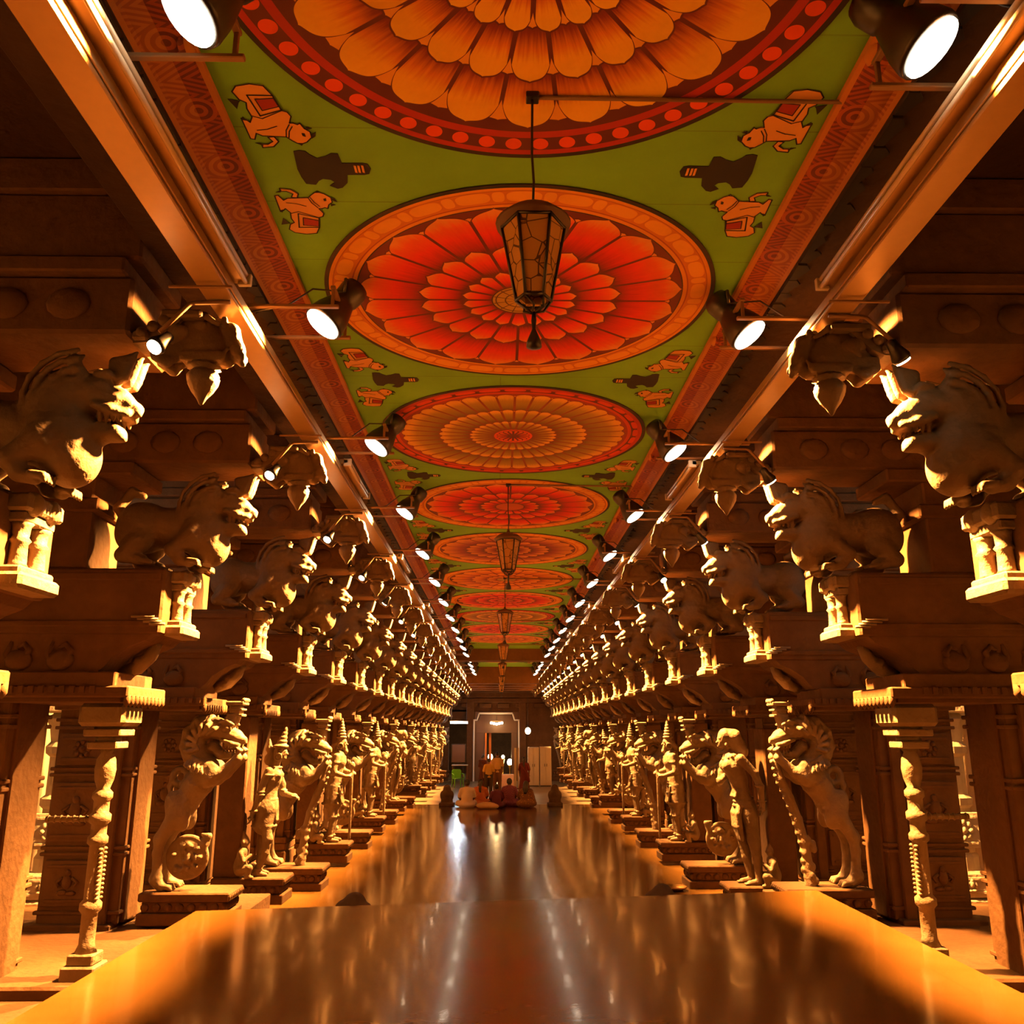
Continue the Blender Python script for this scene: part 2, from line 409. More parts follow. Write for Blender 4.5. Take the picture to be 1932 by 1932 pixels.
def medallion(kind):
    n = NT('painted lotus medallion ' + kind); x, y, z = n.xyz(n.coord('Object'))
    r = n.m('SQRT', n.m('ADD', n.m('MULTIPLY', x, x), n.m('MULTIPLY', y, y))); th = n.m('ARCTAN2', y, x)
    blk = (.012, .006, .004); mar = (.10, .008, .008); ora = (.80, .34, .03); red = (.72, .035, .012)
    col = disc(n, blk, r, 1.105, (.30, .02, .01))
    def pills(col, N, rc, a, b, c, off=0.0, r_=r):
        fr = n.m('SUBTRACT', n.m('FRACT', n.m('ADD', n.m('MULTIPLY', th, N / (2 * PI)), 64.0 + off)), .5)
        u = n.m('DIVIDE', fr, a); v = n.m('DIVIDE', n.m('SUBTRACT', r, rc), b)
        e = n.m('ADD', n.m('POWER', n.m('ABSOLUTE', u), 3.0), n.m('POWER', n.m('ABSOLUTE', v), 3.0))
        return n.mix(n.m('LESS_THAN', e, 1.0), col, c)
    def dots(col, N, rc, a, b, c):
        fr = n.m('SUBTRACT', n.m('FRACT', n.m('ADD', n.m('MULTIPLY', th, N / (2 * PI)), 64.0)), .5)
        e = n.m('ADD', n.m('POWER', n.m('DIVIDE', fr, a), 2.0), n.m('POWER', n.m('DIVIDE', n.m('SUBTRACT', r, rc), b), 2.0))
        return n.mix(n.m('LESS_THAN', e, 1.0), col, c)
    if kind == 'amber':
        col = disc(n, blk, r, 1.105, (.42, .02, .012)); col = disc(n, col, r, 1.075, mar)
        col = dots(col, 56, 1.035, .30, .036, (.85, .09, .012)); col = disc(n, col, r, .995, (.42, .02, .012)); col = disc(n, col, r, .955, mar)
        st = [(0, mar), (.18, (.22, .02, .01)), (.42, (.70, .22, .018)), (.62, (.90, .50, .035)), (1, (.94, .60, .06))]
        col = petal_ring(n, col, r, th, .55, .90, 22, .5, [(0, ora), (1, (.85, .42, .05))], mar)
        col = petal_ring(n, col, r, th, .58, .94, 22, .0, st, mar, dep=.17, tip=.18)
        col = petal_ring(n, col, r, th, .30, .635, 22, .5, [(0, ora), (1, (.85, .42, .05))], mar)
        col = petal_ring(n, col, r, th, .36, .67, 22, .0, st, mar, dep=.13, tip=.18)
        col = petal_ring(n, col, r, th, .16, .40, 20, .5, [(0, ora), (1, (.85, .42, .05))], mar)
        col = petal_ring(n, col, r, th, .16, .42, 20, .0, st, mar, dep=.10, tip=.18)
        col = disc(n, col, r, .16, (.5, .3, .05))
    elif kind in ('crimson', 'rose', 'plum', 'tangerine'):
        col = disc(n, blk, r, 1.105, ora); col = disc(n, col, r, 1.085, (.45, .12, .015)); col = disc(n, col, r, 1.08, (.66, .22, .02))
        col = pills(col, 26, 1.035, .34, .04, (.88, .42, .05)); col = pills(col, 26, 1.035, .12, .04, (.88, .42, .05), .5)
        col = disc(n, col, r, .98, (.40, .08, .012)); col = disc(n, col, r, .972, ora); col = disc(n, col, r, .95, blk); col = disc(n, col, r, .943, (.14, .015, .012))
        if kind in ('crimson', 'rose'): st = [(0, (.10, .005, .005)), (.2, (.45, .01, .01)), (.45, (.80, .03, .012)), (.72, (.86, .12, .02)), (.88, (.86, .32, .06)), (1, (.88, .38, .09))]
        elif kind == 'plum': st = [(0, (.08, .012, .02)), (.3, (.32, .06, .045)), (.6, (.60, .22, .06)), (1, (.86, .40, .07))]
        else: st = [(0, (.25, .03, .01)), (.35, (.70, .20, .015)), (1, (.88, .42, .05))]
        col = petal_ring(n, col, r, th, .55, .90, 20, .5, [(0, ora), (1, (.85, .36, .08))], mar)
        col = petal_ring(n, col, r, th, .56, .955, 20, .0, st, mar, dep=.095, streak=.18)
        col = petal_ring(n, col, r, th, .34, .605, 20, .0, st, mar, dep=.08, streak=.18)
        col = petal_ring(n, col, r, th, .16, .35, 18, .0, st, mar, dep=.06, streak=.18)
        hub = (.42, .26, .05) if kind != 'rose' else (.5, .1, .03)
        col = disc(n, col, r, .165, blk); col = disc(n, col, r, .158, hub)
        if kind == 'crimson':
            ln = n.m('LESS_THAN', n.m('ABSOLUTE', n.m('SUBTRACT', n.m('FRACT', n.m('MULTIPLY', th, 12 / (2 * PI))), .5)), .06)
            rg = n.m('LESS_THAN', n.m('ABSOLUTE', n.m('SUBTRACT', n.m('FRACT', n.m('MULTIPLY', r, 18.0)), .5)), .08)
            col = n.mix(n.m('MULTIPLY', n.m('MAXIMUM', ln, rg), n.m('LESS_THAN', r, .155)), col, (.08, .04, .01))
    else:                                                     # olive
        col = disc(n, blk, r, 1.10, (.48, .035, .012)); col = disc(n, col, r, 1.06, mar)
        col = pills(col, 34, 1.045, .42, .022, (.70, .06, .012)); col = disc(n, col, r, 1.01, (.60, .06, .012)); col = disc(n, col, r, .98, (.30, .03, .012))
        st = [(0, (.14, .012, .008)), (.14, (.16, .09, .015)), (.4, (.30, .20, .025)), (.62, (.42, .27, .035)), (.82, (.80, .46, .06)), (1, (.86, .50, .08))]
        for (a, b, N) in ((.60, .965, 40), (.36, .645, 36), (.16, .385, 30)):
            col = petal_ring(n, col, r, th, a, b - .02, N, .5, [(0, ora), (1, ora)], mar, dep=.04, streak=.1)
            col = petal_ring(n, col, r, th, a, b, N, .0, st, (.22, .04, .012), dep=.055, streak=.15, tip=.2)
        col = disc(n, col, r, .165, (.75, .09, .02)); col = petal_ring(n, col, r, th, .0, .15, 16, 0, [(0, (.7, .3, .1)), (.5, (.75, .06, .02)), (1, (.8, .2, .03))], mar, dep=.03)
    gr = n.noise(1.8, 5, n.coord('Object'), .65); fine = n.noise(40, 3, n.coord('Object'))
    col = n.mix(n.m('MULTIPLY', n.m('SMOOTH_MAX', n.m('SUBTRACT', gr, .45), 0.0, .05), 1.1), col, (.16, .07, .015))
    return n.fin(col, .75, n.bump(fine, .15, .005))
MED = ['amber', 'crimson', 'olive', 'rose', 'plum', 'tangerine', 'rose', 'olive', 'crimson', 'tangerine', 'rose', 'olive', 'crimson', 'plum', 'rose']
for k in set(MED): M['med_' + k] = medallion(k)

def frieze_mat():
    n = NT('painted border frieze'); u, v, _ = n.xyz(n.coord('Object'))      # u across 0..1 (scaled), v along
    q = n.m('MULTIPLY', v, 1 / .42); fr = n.m('SUBTRACT', n.m('FRACT', n.m('ADD', q, 100.0)), .5)
    alt = n.m('GREATER_THAN', n.m('FRACT', n.m('ADD', n.m('MULTIPLY', q, .5), 50.0)), .5)
    du = n.m('MULTIPLY', u, 1.0)
    half = n.m('SUBTRACT', n.m('FRACT', n.m('MULTIPLY', q, 2.0)), .5)
    # discs
    d = n.m('SQRT', n.m('ADD', n.m('POWER', n.m('MULTIPLY', fr, .42), 2.0), n.m('POWER', n.m('SUBTRACT', u, .105), 2.0)))
    rings = n.m('GREATER_THAN', n.m('SINE', n.m('MULTIPLY', d, 150.0)), .0)
    tri = n.m('SUBTRACT', n.m('ABSOLUTE', n.m('MULTIPLY', half, .21)), n.m('MULTIPLY', u, .5))
    stripes = n.m('GREATER_THAN', n.m('SINE', n.m('MULTIPLY', tri, 190.0)), .1)
    pat = n.mix(n.m('LESS_THAN', d, .085), n.mix(stripes, (.34, .05, .012), (.13, .008, .006)), n.mix(rings, (.42, .08, .015), (.12, .008, .006)))
    out = n.mix(stripes, (.50, .17, .03), (.34, .09, .018))
    out = n.mix(n.m('LESS_THAN', d, .10), out, n.mix(rings, (.54, .20, .035), (.36, .10, .02)))
    c = n.mix(n.m('GREATER_THAN', u, .115), pat, out)
    edge = n.m('MAXIMUM', n.m('LESS_THAN', u, .022), n.m('GREATER_THAN', u, .215))
    c = n.mix(edge, c, (.55, .21, .035))
    a = n.noise(9, 4, n.coord('Object'))
    c = n.mix(n.m('MULTIPLY', a, .4), c, (.25, .09, .02))
    return n.fin(c, .7, n.bump(n.m('ADD', rings, a), .25, .008))
M['frieze'] = frieze_mat()

ceil = empty('ceiling', (0, 0, ZC)); tag(ceil, kind='structure', label='green painted ceiling with lotus medallions, bulls and black emblems')
C_A, C_B = -4.0, 31.9
MS = 2.87; M0 = 5.51           # spacing and position of the ceiling medallions
mb = MB().box(X0 - 1.46, X0 + 1.46, C_A, C_B, 0, .12); mb.build('painted_panel', M['green_paint'], ceil)
mb = MB().box(X0 - 1.46, X0 + 1.46, 32.7, 41.0, 0, .12); mb.build('painted_panel', M['green_paint'], ceil)
mb = MB(); mb.lathe([(1.13, -.006), (1.13, 0.0)], 120, smooth=False); med_me = mb.mesh('painted_medallion')
med_by = {}
for i in range(-1, 15):
    k = MED[i % len(MED)] if i >= 0 else 'olive'
    y = M0 + MS * (i - 1)
    if k not in med_by:
        me = med_me.copy(); me.materials.append(M['med_' + k]); med_by[k] = me
    if 30.8 < y < 34.2 or y > 39.5: continue
    mobj('painted_medallion', med_by[k], None, ceil, (X0, y, -.002), (1.17, 1.17, 1))
M['cow'] = plain('cream ox paint', (.80, .42, .11), .75, var=.15, sc=8)
M['cloth_paint'] = plain('red saddle paint', (.34, .02, .012), .75)
M['black_paint'] = plain('black paint', (.009, .005, .003), .8)
# flat paintings: outlines in the ceiling plane
def zc(x, y):                                   # drawing units -> metres on the ceiling
    px, py = 400 + x / 5.366, 120 + y / 5.366
    a = R(14.08); v = (966 - py) / 1650; u = (px - 966) / 1650
    t = HC / (v * math.cos(a) + math.sin(a)); X, Y = u * t, t * (math.cos(a) - v * math.sin(a))
    b = R(.81); return (X * math.cos(b) + Y * math.sin(b), -X * math.sin(b) + Y * math.cos(b))
BULL = [(630,1320),(665,1315),(720,1365),(760,1345),(970,1340),(1000,1310),(1030,1290),(1060,1280),(1130,1300),(1200,1340),(1215,1385),(1180,1410),(1170,1450),(1140,1440),(1110,1450),(1080,1450),(1130,1500),(1120,1530),(1080,1540),(1085,1640),(1060,1700),(960,1710),(840,1695),(780,1660),(790,1610),(830,1590),(800,1550),(790,1490),(740,1450),(720,1470),(690,1480),(660,1400)]
LEG = [(680,1245),(790,1255),(870,1300),(860,1340),(800,1335),(815,1300),(750,1275),(690,1275)]
SAD = [(870,1500),(1085,1545),(1085,1640),(880,1640)]; SAD2 = [(920,1540),(1080,1570),(1080,1625),(925,1615)]
HORN = [[(1195,1330),(1240,1350),(1265,1385),(1215,1365)],[(1195,1400),(1250,1412),(1205,1425)],[(640,1285),(700,1262),(690,1285)],[(680,1470),(720,1462),(710,1490)],[(715,1545),(770,1590),(790,1600),(700,1612)],[(1035,1290),(1060,1268),(1090,1288)]]
LING = [(820,870),(870,860),(940,870),(980,900),(1060,940),(1140,920),(1200,890),(1270,895),(1310,990),(1520,990),(1570,1000),(1605,1050),(1590,1100),(1540,1110),(1370,1110),(1370,1190),(1320,1240),(1270,1250),(1190,1220),(1240,1185),(1200,1160),(1120,1150),(1080,1170),(1050,1210),(950,1200),(900,1130),(860,1050)]
STR = [[(x, 1010), (x + 24, 1013), (x + 42, 1085), (x + 18, 1080)] for x in (1430, 1465, 1505)]
lc = zc(1200, 1050)
def pl(poly, o): return [(zc(*p)[0] - o[0], zc(*p)[1] - o[1]) for p in poly]
def outline(mb, pts, wd, z):
    n = len(pts)
    for i in range(n):
        a, b = Vector(pts[i]), Vector(pts[(i + 1) % n]); d = (b - a)
        if d.length < 1e-6: continue
        d.normalize(); q = Vector((-d.y, d.x)) * wd; e = d * wd * .7
        mb.add([(*(a - e + q), z), (*(b + e + q), z), (*(b + e - q), z), (*(a - e - q), z)], [(0, 1, 2, 3)])
def flat(polys, z, th=.003):
    mb = MB()
    for p in polys: mb.prism(p, z, z + th, 'xy')
    return mb
bo = zc(930, 1480)
b_body = flat([pl(BULL, bo), pl(LEG, bo)], -.004); b_body = b_body.mesh('painted_bull'); b_body.materials.append(M['cow'])
mb = MB(); outline(mb, pl(BULL, bo), .0035, -.0055); outline(mb, pl(LEG, bo), .0035, -.0055)
for h in HORN: mb.prism(pl(h, bo), -.006, -.004, 'xy')
mb.prism(pl([(1125,1352),(1150,1345),(1155,1370),(1130,1372)], bo), -.0065, -.004, 'xy')
for q in ([(970,1340),(1010,1395),(1070,1440)], [(990,1335),(1030,1385),(1085,1425)], [(750,1390),(850,1400),(950,1425)], [(790,1500),(870,1480),(1080,1540)]):
    for u, v in zip(q[:-1], q[1:]): outline(mb, pl([u, v], bo), .003, -.006)
b_line = mb.mesh('outline'); b_line.materials.append(M['black_paint'])
b_sad = flat([pl(SAD2, bo)], -.0075).mesh('saddle_cloth'); b_sad.materials.append(M['cloth_paint'])
mb = MB(); outline(mb, pl(SAD, bo), .004, -.0062); outline(mb, pl(SAD2, bo), .003, -.0078); b_sadl = mb.mesh('saddle_border'); b_sadl.materials.append(M['black_paint'])
l_body = flat([pl(LING, lc)], -.004).mesh('painted_emblem'); l_body.materials.append(M['black_paint'])
l_str = flat([pl(s_, lc) for s_ in STR], -.007).mesh('pale_stripes'); l_str.materials.append(M['cow'])
for i in range(-1, 15):
    gy = M0 - MS * .5 + MS * i
    if 31 < gy < 33.6 or gy > 40: continue
    for sd in (1, -1):
        fx = lambda x: (x if sd > 0 else 2 * X0 - x)
        e = mobj('painted_emblem', l_body, None, ceil, (fx(lc[0]), gy, 0), (sd, 1, 1)); mobj('pale_stripes', l_str, None, e)
        for fl in (1, -1):
            b = mobj('painted_bull', b_body, None, ceil, (fx(bo[0]), gy + fl * (bo[1] - lc[1]), 0), (sd, fl, 1))
            mobj('outline', b_line, None, b); mobj('saddle_cloth', b_sad, None, b); mobj('saddle_border', b_sadl, None, b)
# border frieze along both long edges of the painted panel, cast shadow modelled as black scallops, and stone edge beams
for sd, nm in ((-1, 'left'), (1, 'right')):
    t = empty('trim_1' if sd < 0 else 'trim_2', (X0 + sd * 1.455, 0, ZC), 0, (sd, 1, 1)); tag(t, kind='structure', label='red and ochre ornamental border along the ' + nm + ' edge of the painted ceiling')
    mb = MB()
    mb.prism([(0.0, .0), (.0, -.03), (.03, -.045), (.12, -.055), (.20, -.075), (.235, -.10), (.235, .08), (.0, .08)], C_A, C_B)
    mb.v = [(x, y, z) for x, y, z in mb.v]; mb.build('border_frieze', M['frieze'], t)
    mb = MB().box(.235, .78, C_A, 50, -.12, .42, .01)
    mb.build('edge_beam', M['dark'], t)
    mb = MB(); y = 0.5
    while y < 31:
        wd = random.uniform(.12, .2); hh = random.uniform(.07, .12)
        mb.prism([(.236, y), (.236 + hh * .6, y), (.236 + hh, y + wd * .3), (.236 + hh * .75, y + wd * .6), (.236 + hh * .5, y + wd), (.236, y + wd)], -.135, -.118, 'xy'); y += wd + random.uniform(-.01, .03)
    o = mb.build('scallop_shadows', M['black_paint'], t); o['kind'] = 'stuff'  # thin black plates standing for the shadow cast by the carved edge
    # dividing knobs of the border
    mbk = MB().ball((.03, 0, -.05), (.035, .06, .04), 10, 6); kme = mbk.mesh('border_knob'); kme.materials.append(M['frieze'])
    for i in range(11): mobj('border_knob', kme, None, t, (0, M0 - MS * .5 + MS * i - .9, 0))
# cross beam that ends the painted ceiling, duller bays beyond it, plain stone bays to the end
mb = MB().box(X0 - 1.7, X0 + 1.7, 31.9, 32.7, ZC - .42, ZC + .3, .02); tag(mb.build('trim_3', M['stone']), kind='structure', label='brown stone cross beam at the end of the painted ceiling')
k = 4
for y in (41.2, 43.6, 46.0, 48.4, 50.8):
    tag(MB().box(X0 - 1.7, X0 + 1.7, y, y + .6, ZC - .75, ZC + .3, .02).build('trim_%d' % k, M['stone']), kind='structure', label='dark stone cross beam over the far end of the hall'); k += 1
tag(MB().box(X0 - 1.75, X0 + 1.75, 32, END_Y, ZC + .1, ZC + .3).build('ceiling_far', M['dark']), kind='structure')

# ------------------------------------------------------------------ floors, steps, side walls, aisle roofs, end wall
mb = MB(); mb.box(-7.5, 7.8, 9.7, FAR_Y, -.2, 0.0); tag(mb.build('floor', M['floor']), kind='structure', label='polished orange stone floor of the pillared hall')
mb = MB(); n0 = [(-2.78, -4), (3.3, -4), (3.3, 9.72), (-2.78, 8.72)]
mb.prism(n0, NEAR_Z - .3, NEAR_Z, 'xy'); tag(mb.build('floor_upper', M['near_floor']), kind='structure', label='polished darker upper floor in front of the hall')
mb = MB(); mb.prism([(-2.78, 8.2), (3.3, 9.2), (3.3, 9.69), (-2.78, 8.69)], 0, NEAR_Z - .02, 'xy')
st = mb.build('floor_steps', M['near_floor']); tag(st, kind='structure', label='steps leading down from the upper floor')
for k in range(1, 4):
    dy = .32 * k; z = NEAR_Z - .2 * k
    MB().prism([(-2.78, 8.6 + dy - .34), (3.3, 9.6 + dy - .34), (3.3, 9.66 + dy), (-2.78, 8.66 + dy)], max(0, z - .2), z, 'xy').build('step', M['near_floor'], st)
for sd, xa, nm in ((-1, -2.80, 'left'), (1, 3.32, 'right')):
    x = sorted((xa, xa + sd * 5)); tag(MB().box(x[0], x[1], -4, 11.6 if sd < 0 else 11.8, -.1, .47, .01).build('floor_plinth_' + nm, M['stone']), kind='structure', label='raised brown stone base under the %s pillars nearest the camera' % nm)
tag(MB().box(-7.5, 7.8, FAR_Y, END_Y + 3, FAR_Z - .2, FAR_Z).build('floor_far', M['far_floor']), kind='structure', label='pale tiled lower floor beyond the seated people')
for sd, nm in ((-1, 'left'), (1, 'right')):
    x = X0 + sd * 6.6
    tag(MB().box(min(x, x + sd * .3), max(x, x + sd * .3), -4, END_Y, -.4, 5.75).build('wall_' + nm, M['pale']), kind='structure', label='pale stone wall behind the %s pillars' % nm)
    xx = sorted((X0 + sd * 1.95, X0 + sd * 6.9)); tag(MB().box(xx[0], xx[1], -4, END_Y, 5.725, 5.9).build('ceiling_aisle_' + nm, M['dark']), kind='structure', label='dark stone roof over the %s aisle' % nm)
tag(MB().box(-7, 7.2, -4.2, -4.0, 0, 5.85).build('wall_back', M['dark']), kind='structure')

# ------------------------------------------------------------------ sculptures (local frame: +x to the aisle, z up, x = 0 the front plane)
def hand(s, p, d, up, sc=1.0, curl=.5):
    p = Vector(p); d = Vector(d).normalized(); up = Vector(up).normalized(); sd = d.cross(up).normalized(); up = sd.cross(d)
    s.ell(p + d * .035 * sc, (.042 * sc, .038 * sc, .03 * sc), .02)
    for i, L in enumerate((.055, .065, .06, .045)):
        a = p + d * .06 * sc + sd * (i - 1.5) * .019 * sc; b = a + (d - up * curl * .5).normalized() * L * .55 * sc; c = b + (d - up * curl * 1.6).normalized() * L * .5 * sc
        s.chain([a, b, c], [.010 * sc, .009 * sc, .007 * sc], .004)
    a = p + d * .02 * sc + sd * .035 * sc; s.chain([a, a + (d + sd).normalized() * .035 * sc, a + (d * 1.4 + sd * .4).normalized() * .065 * sc], [.011 * sc, .010 * sc, .008 * sc], .006)

def yali_body():
    s = Sculpt((-1.02, -.34, -.02), (.08, .34, 2.2), .012)
    # rearing trunk of the beast, chest, belly, haunches
    s.chain([(-.66, 0, .86), (-.60, 0, 1.0), (-.51, 0, 1.15), (-.40, 0, 1.28)], [.135, .135, .155, .165], .06, fy=1.1)
    for m in (1, -1):
        s.ell((-.68, m * .12, .86), (.13, .10, .24), .05, (0, R(-22), 0))                     # haunch
        s.chain([(-.70, m * .13, .78), (-.84, m * .14, .56), (-.855, m * .14, .40), (-.84, m * .14, .16)], [.10, .068, .052, .058], .04)
        s.chain([(-.85, m * .14, .12), (-.77, m * .14, .05)], [.075, .065], .04)
        for q in range(3): s.chain([(-.78, m * .14 + (q - 1) * .05, .06), (-.68, m * .14 + (q - 1) * .055, .045), (-.65, m * .14 + (q - 1) * .055, .02)], [.034, .03, .018], .008)
        # raised fore legs and clawed paws
        s.ell((-.33, m * .13, 1.28), (.11, .08, .15), .05)
        s.chain([(-.32, m * .14, 1.22), (-.22, m * .13, 1.27), (-.06, m * .11, 1.42)], [.078, .062, .05], .03)
        s.ell((-.03, m * .11, 1.45), (.055, .06, .055), .025)
        for q in range(4): s.chain([(-.04, m * .11 + (q - 1.5) * .03, 1.49), (-.005, m * .11 + (q - 1.5) * .034, 1.54), (-.04, m * .11 + (q - 1.5) * .034, 1.575)], [.022, .019, .01], .006)
    # arched neck with a combed mane
    s.chain([(-.46, 0, 1.36), (-.57, 0, 1.52), (-.59, 0, 1.68), (-.50, 0, 1.80), (-.34, 0, 1.80)], [.145, .13, .125, .13, .125], .05, fy=1.15)
    for m in (1, -1):
        for q in range(7):
            a = R(200 - q * 26); c = (-.42, 1.63); r0, r1 = .10, .265
            s.chain([(c[0] + r0 * math.cos(a + .5), m * .165, c[1] + r0 * math.sin(a + .5)), (c[0] + .19 * math.cos(a + .2), m * .185, c[1] + .19 * math.sin(a + .2)), (c[0] + r1 * math.cos(a), m * .10, c[1] + r1 * math.sin(a))], [.024, .03, .022], .008)
    s.chain([(-.66, 0, 1.42), (-.705, 0, 1.58), (-.67, 0, 1.76), (-.55, 0, 1.89), (-.40, 0, 1.93)], [.03, .045, .05, .045, .03], .03, fy=2.4)
    e1 = Vector((.87, 0, -.5)); e2 = Vector((0, 1, 0))
    for q in range(26):
        a = 2 * PI * q / 26
        for (cx, cz, rr) in ((-.50, 1.16, .158), (-.62, .97, .142)):
            p = Vector((cx, 0, cz)) + e1 * rr * math.cos(a) + e2 * rr * 1.12 * math.sin(a); s.ell(p, (.02, .02, .02), .006)
    # head: brow, snout with curled lip and teeth, open jaw, eyes, ears
    s.ell((-.27, 0, 1.77), (.13, .125, .11), .03)
    s.chain([(-.22, 0, 1.74), (-.10, 0, 1.69), (-.035, 0, 1.655)], [.10, .085, .058], .03, fy=1.15)
    s.chain([(-.06, 0, 1.69), (.0, 0, 1.66), (.02, 0, 1.625)], [.05, .035, .018], .015, fy=1.6)
    for m in (1, -1):
        s.ell((-.19, m * .125, 1.795), (.045, .035, .04), .004); s.tor((-.19, m * .125, 1.795), .055, .016, 1, .006)
        s.chain([(-.27, m * .12, 1.86), (-.18, m * .135, 1.872), (-.11, m * .115, 1.835)], [.02, .028, .018], .008)
        s.chain([(-.34, m * .11, 1.83), (-.40, m * .15, 1.87), (-.38, m * .15, 1.94)], [.045, .03, .012], .015)
        s.chain([(-.24, m * .105, 1.66), (-.13, m * .10, 1.62), (-.04, m * .07, 1.60)], [.022, .03, .022], .01)
        for q in range(5): s.chain([(-.19 + q * .037, m * (.09 - q * .006), 1.60), (-.185 + q * .037, m * (.09 - q * .006), 1.565)], [.017, .012], .004)
        s.ell((-.05, m * .05, 1.70), (.028, .024, .02), .008)
    s.ell((-.27, .14, 1.60), (.045, .05, .045), .01, sub=True); s.ell((-.27, -.14, 1.60), (.045, .05, .045), .01, sub=True)
    s.chain([(-.36, 0, 1.58), (-.26, 0, 1.49), (-.14, 0, 1.475)], [.07, .055, .035], .03, fy=1.6)
    for q in range(4):
        for m in (1, -1): s.chain([(-.23 + q * .035, m * .06, 1.50), (-.225 + q * .035, m * .062, 1.535)], [.014, .009], .004)
    # flame crest above the brow
    for q in range(5):
        z = 1.81 + q * .027
        for m in (-1, 0, 1): s.chain([(-.18, m * .055, z), (-.135 + .01 * q, m * .075, z + .03), (-.10 + .006 * q, m * .08, z + .065)], [.038, .026, .01], .01)
    s.cap((-.17, 0, 1.84), (-.13, 0, 1.98), .06, .05, .02, fy=1.4)
    # chest medallion curls, tail ring
    s.tor((-.30, -.18, 1.27), .055, .014, 1, .01); s.tor((-.30, .18, 1.27), .055, .014, 1, .01)
    s.tor((-.72, 0, 1.24), .085, .04, 1, .03); s.chain([(-.80, 0, 1.0), (-.83, 0, 1.13), (-.79, 0, 1.25)], [.035, .03, .03], .03)
    s.chain([(-.58, -.15, .98), (-.62, -.17, .90), (-.56, -.17, .83)], [.03, .022, .012], .01); s.chain([(-.58, .15, .98), (-.62, .17, .90), (-.56, .17, .83)], [.03, .022, .012], .01)
    return s.mesh('beast_body')
def yali_collar():
    s = Sculpt((-.75, -.26, 1.15), (-.1, .26, 1.62), .012)
    for q in range(22):
        a = 2 * PI * q / 22; y = .195 * math.sin(a); x = .13 * math.cos(a)
        c = Vector((-.475 + x * .9, y, 1.41 + x * -.55)); d = Vector((math.cos(a) * .5, math.sin(a) * .5, -.75)).normalized()
        s.cap(c, c + d * .10, .017, .022, .006); s.ell(c + d * .115, (.024, .024, .024), .004)
    for q in range(36):
        a = 2 * PI * q / 36; b = 2 * PI * (q + 1) / 36
        f = lambda t: Vector((-.475 + .12 * math.cos(t), .185 * math.sin(t), 1.425 - .07 * math.cos(t)))
        s.cap(f(a), f(b), .026, .026, .01)
    return s.mesh('bell_collar')
def yali_trunk():
    s = Sculpt((-.5, -.16, -.02), (.05, .16, 1.48), .013)
    P = [(-.03, 0, 1.40), (-.07, 0, 1.2), (-.16, 0, .98), (-.24, 0, .74), (-.30, 0, .48), (-.33, 0, .22), (-.345, 0, .0)]
    s.chain(P, [.045, .05, .055, .058, .055, .055, .07], .02, fy=1.3)
    for q in range(16):
        t = q / 15; i = min(int(t * 6), 5); u = t * 6 - i; a = Vector(P[i]).lerp(Vector(P[i + 1]), u)
        s.ell(a + Vector((.05, 0, 0)), (.022, .05, .03), .008)
    for q in range(10):
        s.ell((-.30 + random.uniform(-.1, .02), random.choice((-1, 1)) * random.uniform(.03, .09), .06 + q * .05), (.04, .035, .05), .015)
    return s.mesh('carved_stem')
def yali_roundel():
    s = Sculpt((-.82, -.2, .08), (-.26, .06, .62), .0115)
    c = (-.54, -.06, .35)
    s.ell(c, (.235, .045, .235), .01); s.tor(c, .225, .024, 1, .012); s.tor(c, .12, .016, 1, .01)
    for q in range(26):
        a = random.uniform(0, 2 * PI); r = .17 * math.sqrt(random.random())
        s.ell((c[0] + r * math.cos(a), -.11, c[2] + r * math.sin(a)), (.022, .022, .03), .012, (0, random.uniform(0, 3), 0))
    s.chain([(-.36, -.04, .5), (-.32, -.05, .58), (-.38, -.05, .6)], [.06, .04, .025], .02)
    return s.mesh('carved_roundel')
def pedestal(seed, L=.98, H=.34):
    rnd = random.Random(seed); mb = MB()
    mb.box(-L, .03, -.30, .30, -H, -H * .62, .012); mb.box(-L + .04, -.03, -.26, .26, -H * .62, -H * .28, .01); mb.box(-L, .04, -.29, .29, -H * .28, 0, .015)
    for q in range(7):
        y = -.24 + q * .08; mb.ball((-.02, y, -H * .45), (.03, .033, .05), 8, 5)
        x = -.9 + q * .13; mb.ball((x, -.262, -H * .45), (.05, .03, .045), 8, 5)
    for q in range(9): mb.ball((.035, -.26 + q * .065, -H * .14), (.018, .026, .03), 8, 5)
    return mb.mesh('pedestal')
def attendant():
    s = Sculpt((-.2, -.2, -.01), (.22, .2, .62), .011)
    s.ell((0, 0, .14), (.10, .11, .13), .03); s.chain([(0, 0, .18), (.02, 0, .34)], [.08, .075], .04, fy=1.2)
    s.ell((.04, 0, .47), (.062, .058, .07), .02); s.chain([(.03, 0, .52), (.01, 0, .60)], [.045, .018], .02); s.ell((.1, 0, .465), (.014, .012, .018), .008)
    s.cap((.02, 0, .36), (.03, 0, .42), .035, .032, .02)
    for m in (1, -1):
        s.chain([(.01, m * .09, .33), (.07, m * .13, .23), (.14, m * .05, .30)], [.033, .027, .022], .015)
        s.chain([(.0, m * .08, .12), (.15, m * .11, .14), (.12, m * .10, .02), (.19, m * .10, .015)], [.06, .045, .035, .025], .02)
        s.ell((.03, m * .06, .47), (.015, .02, .03), .006)
    return s.mesh('attendant_figure')

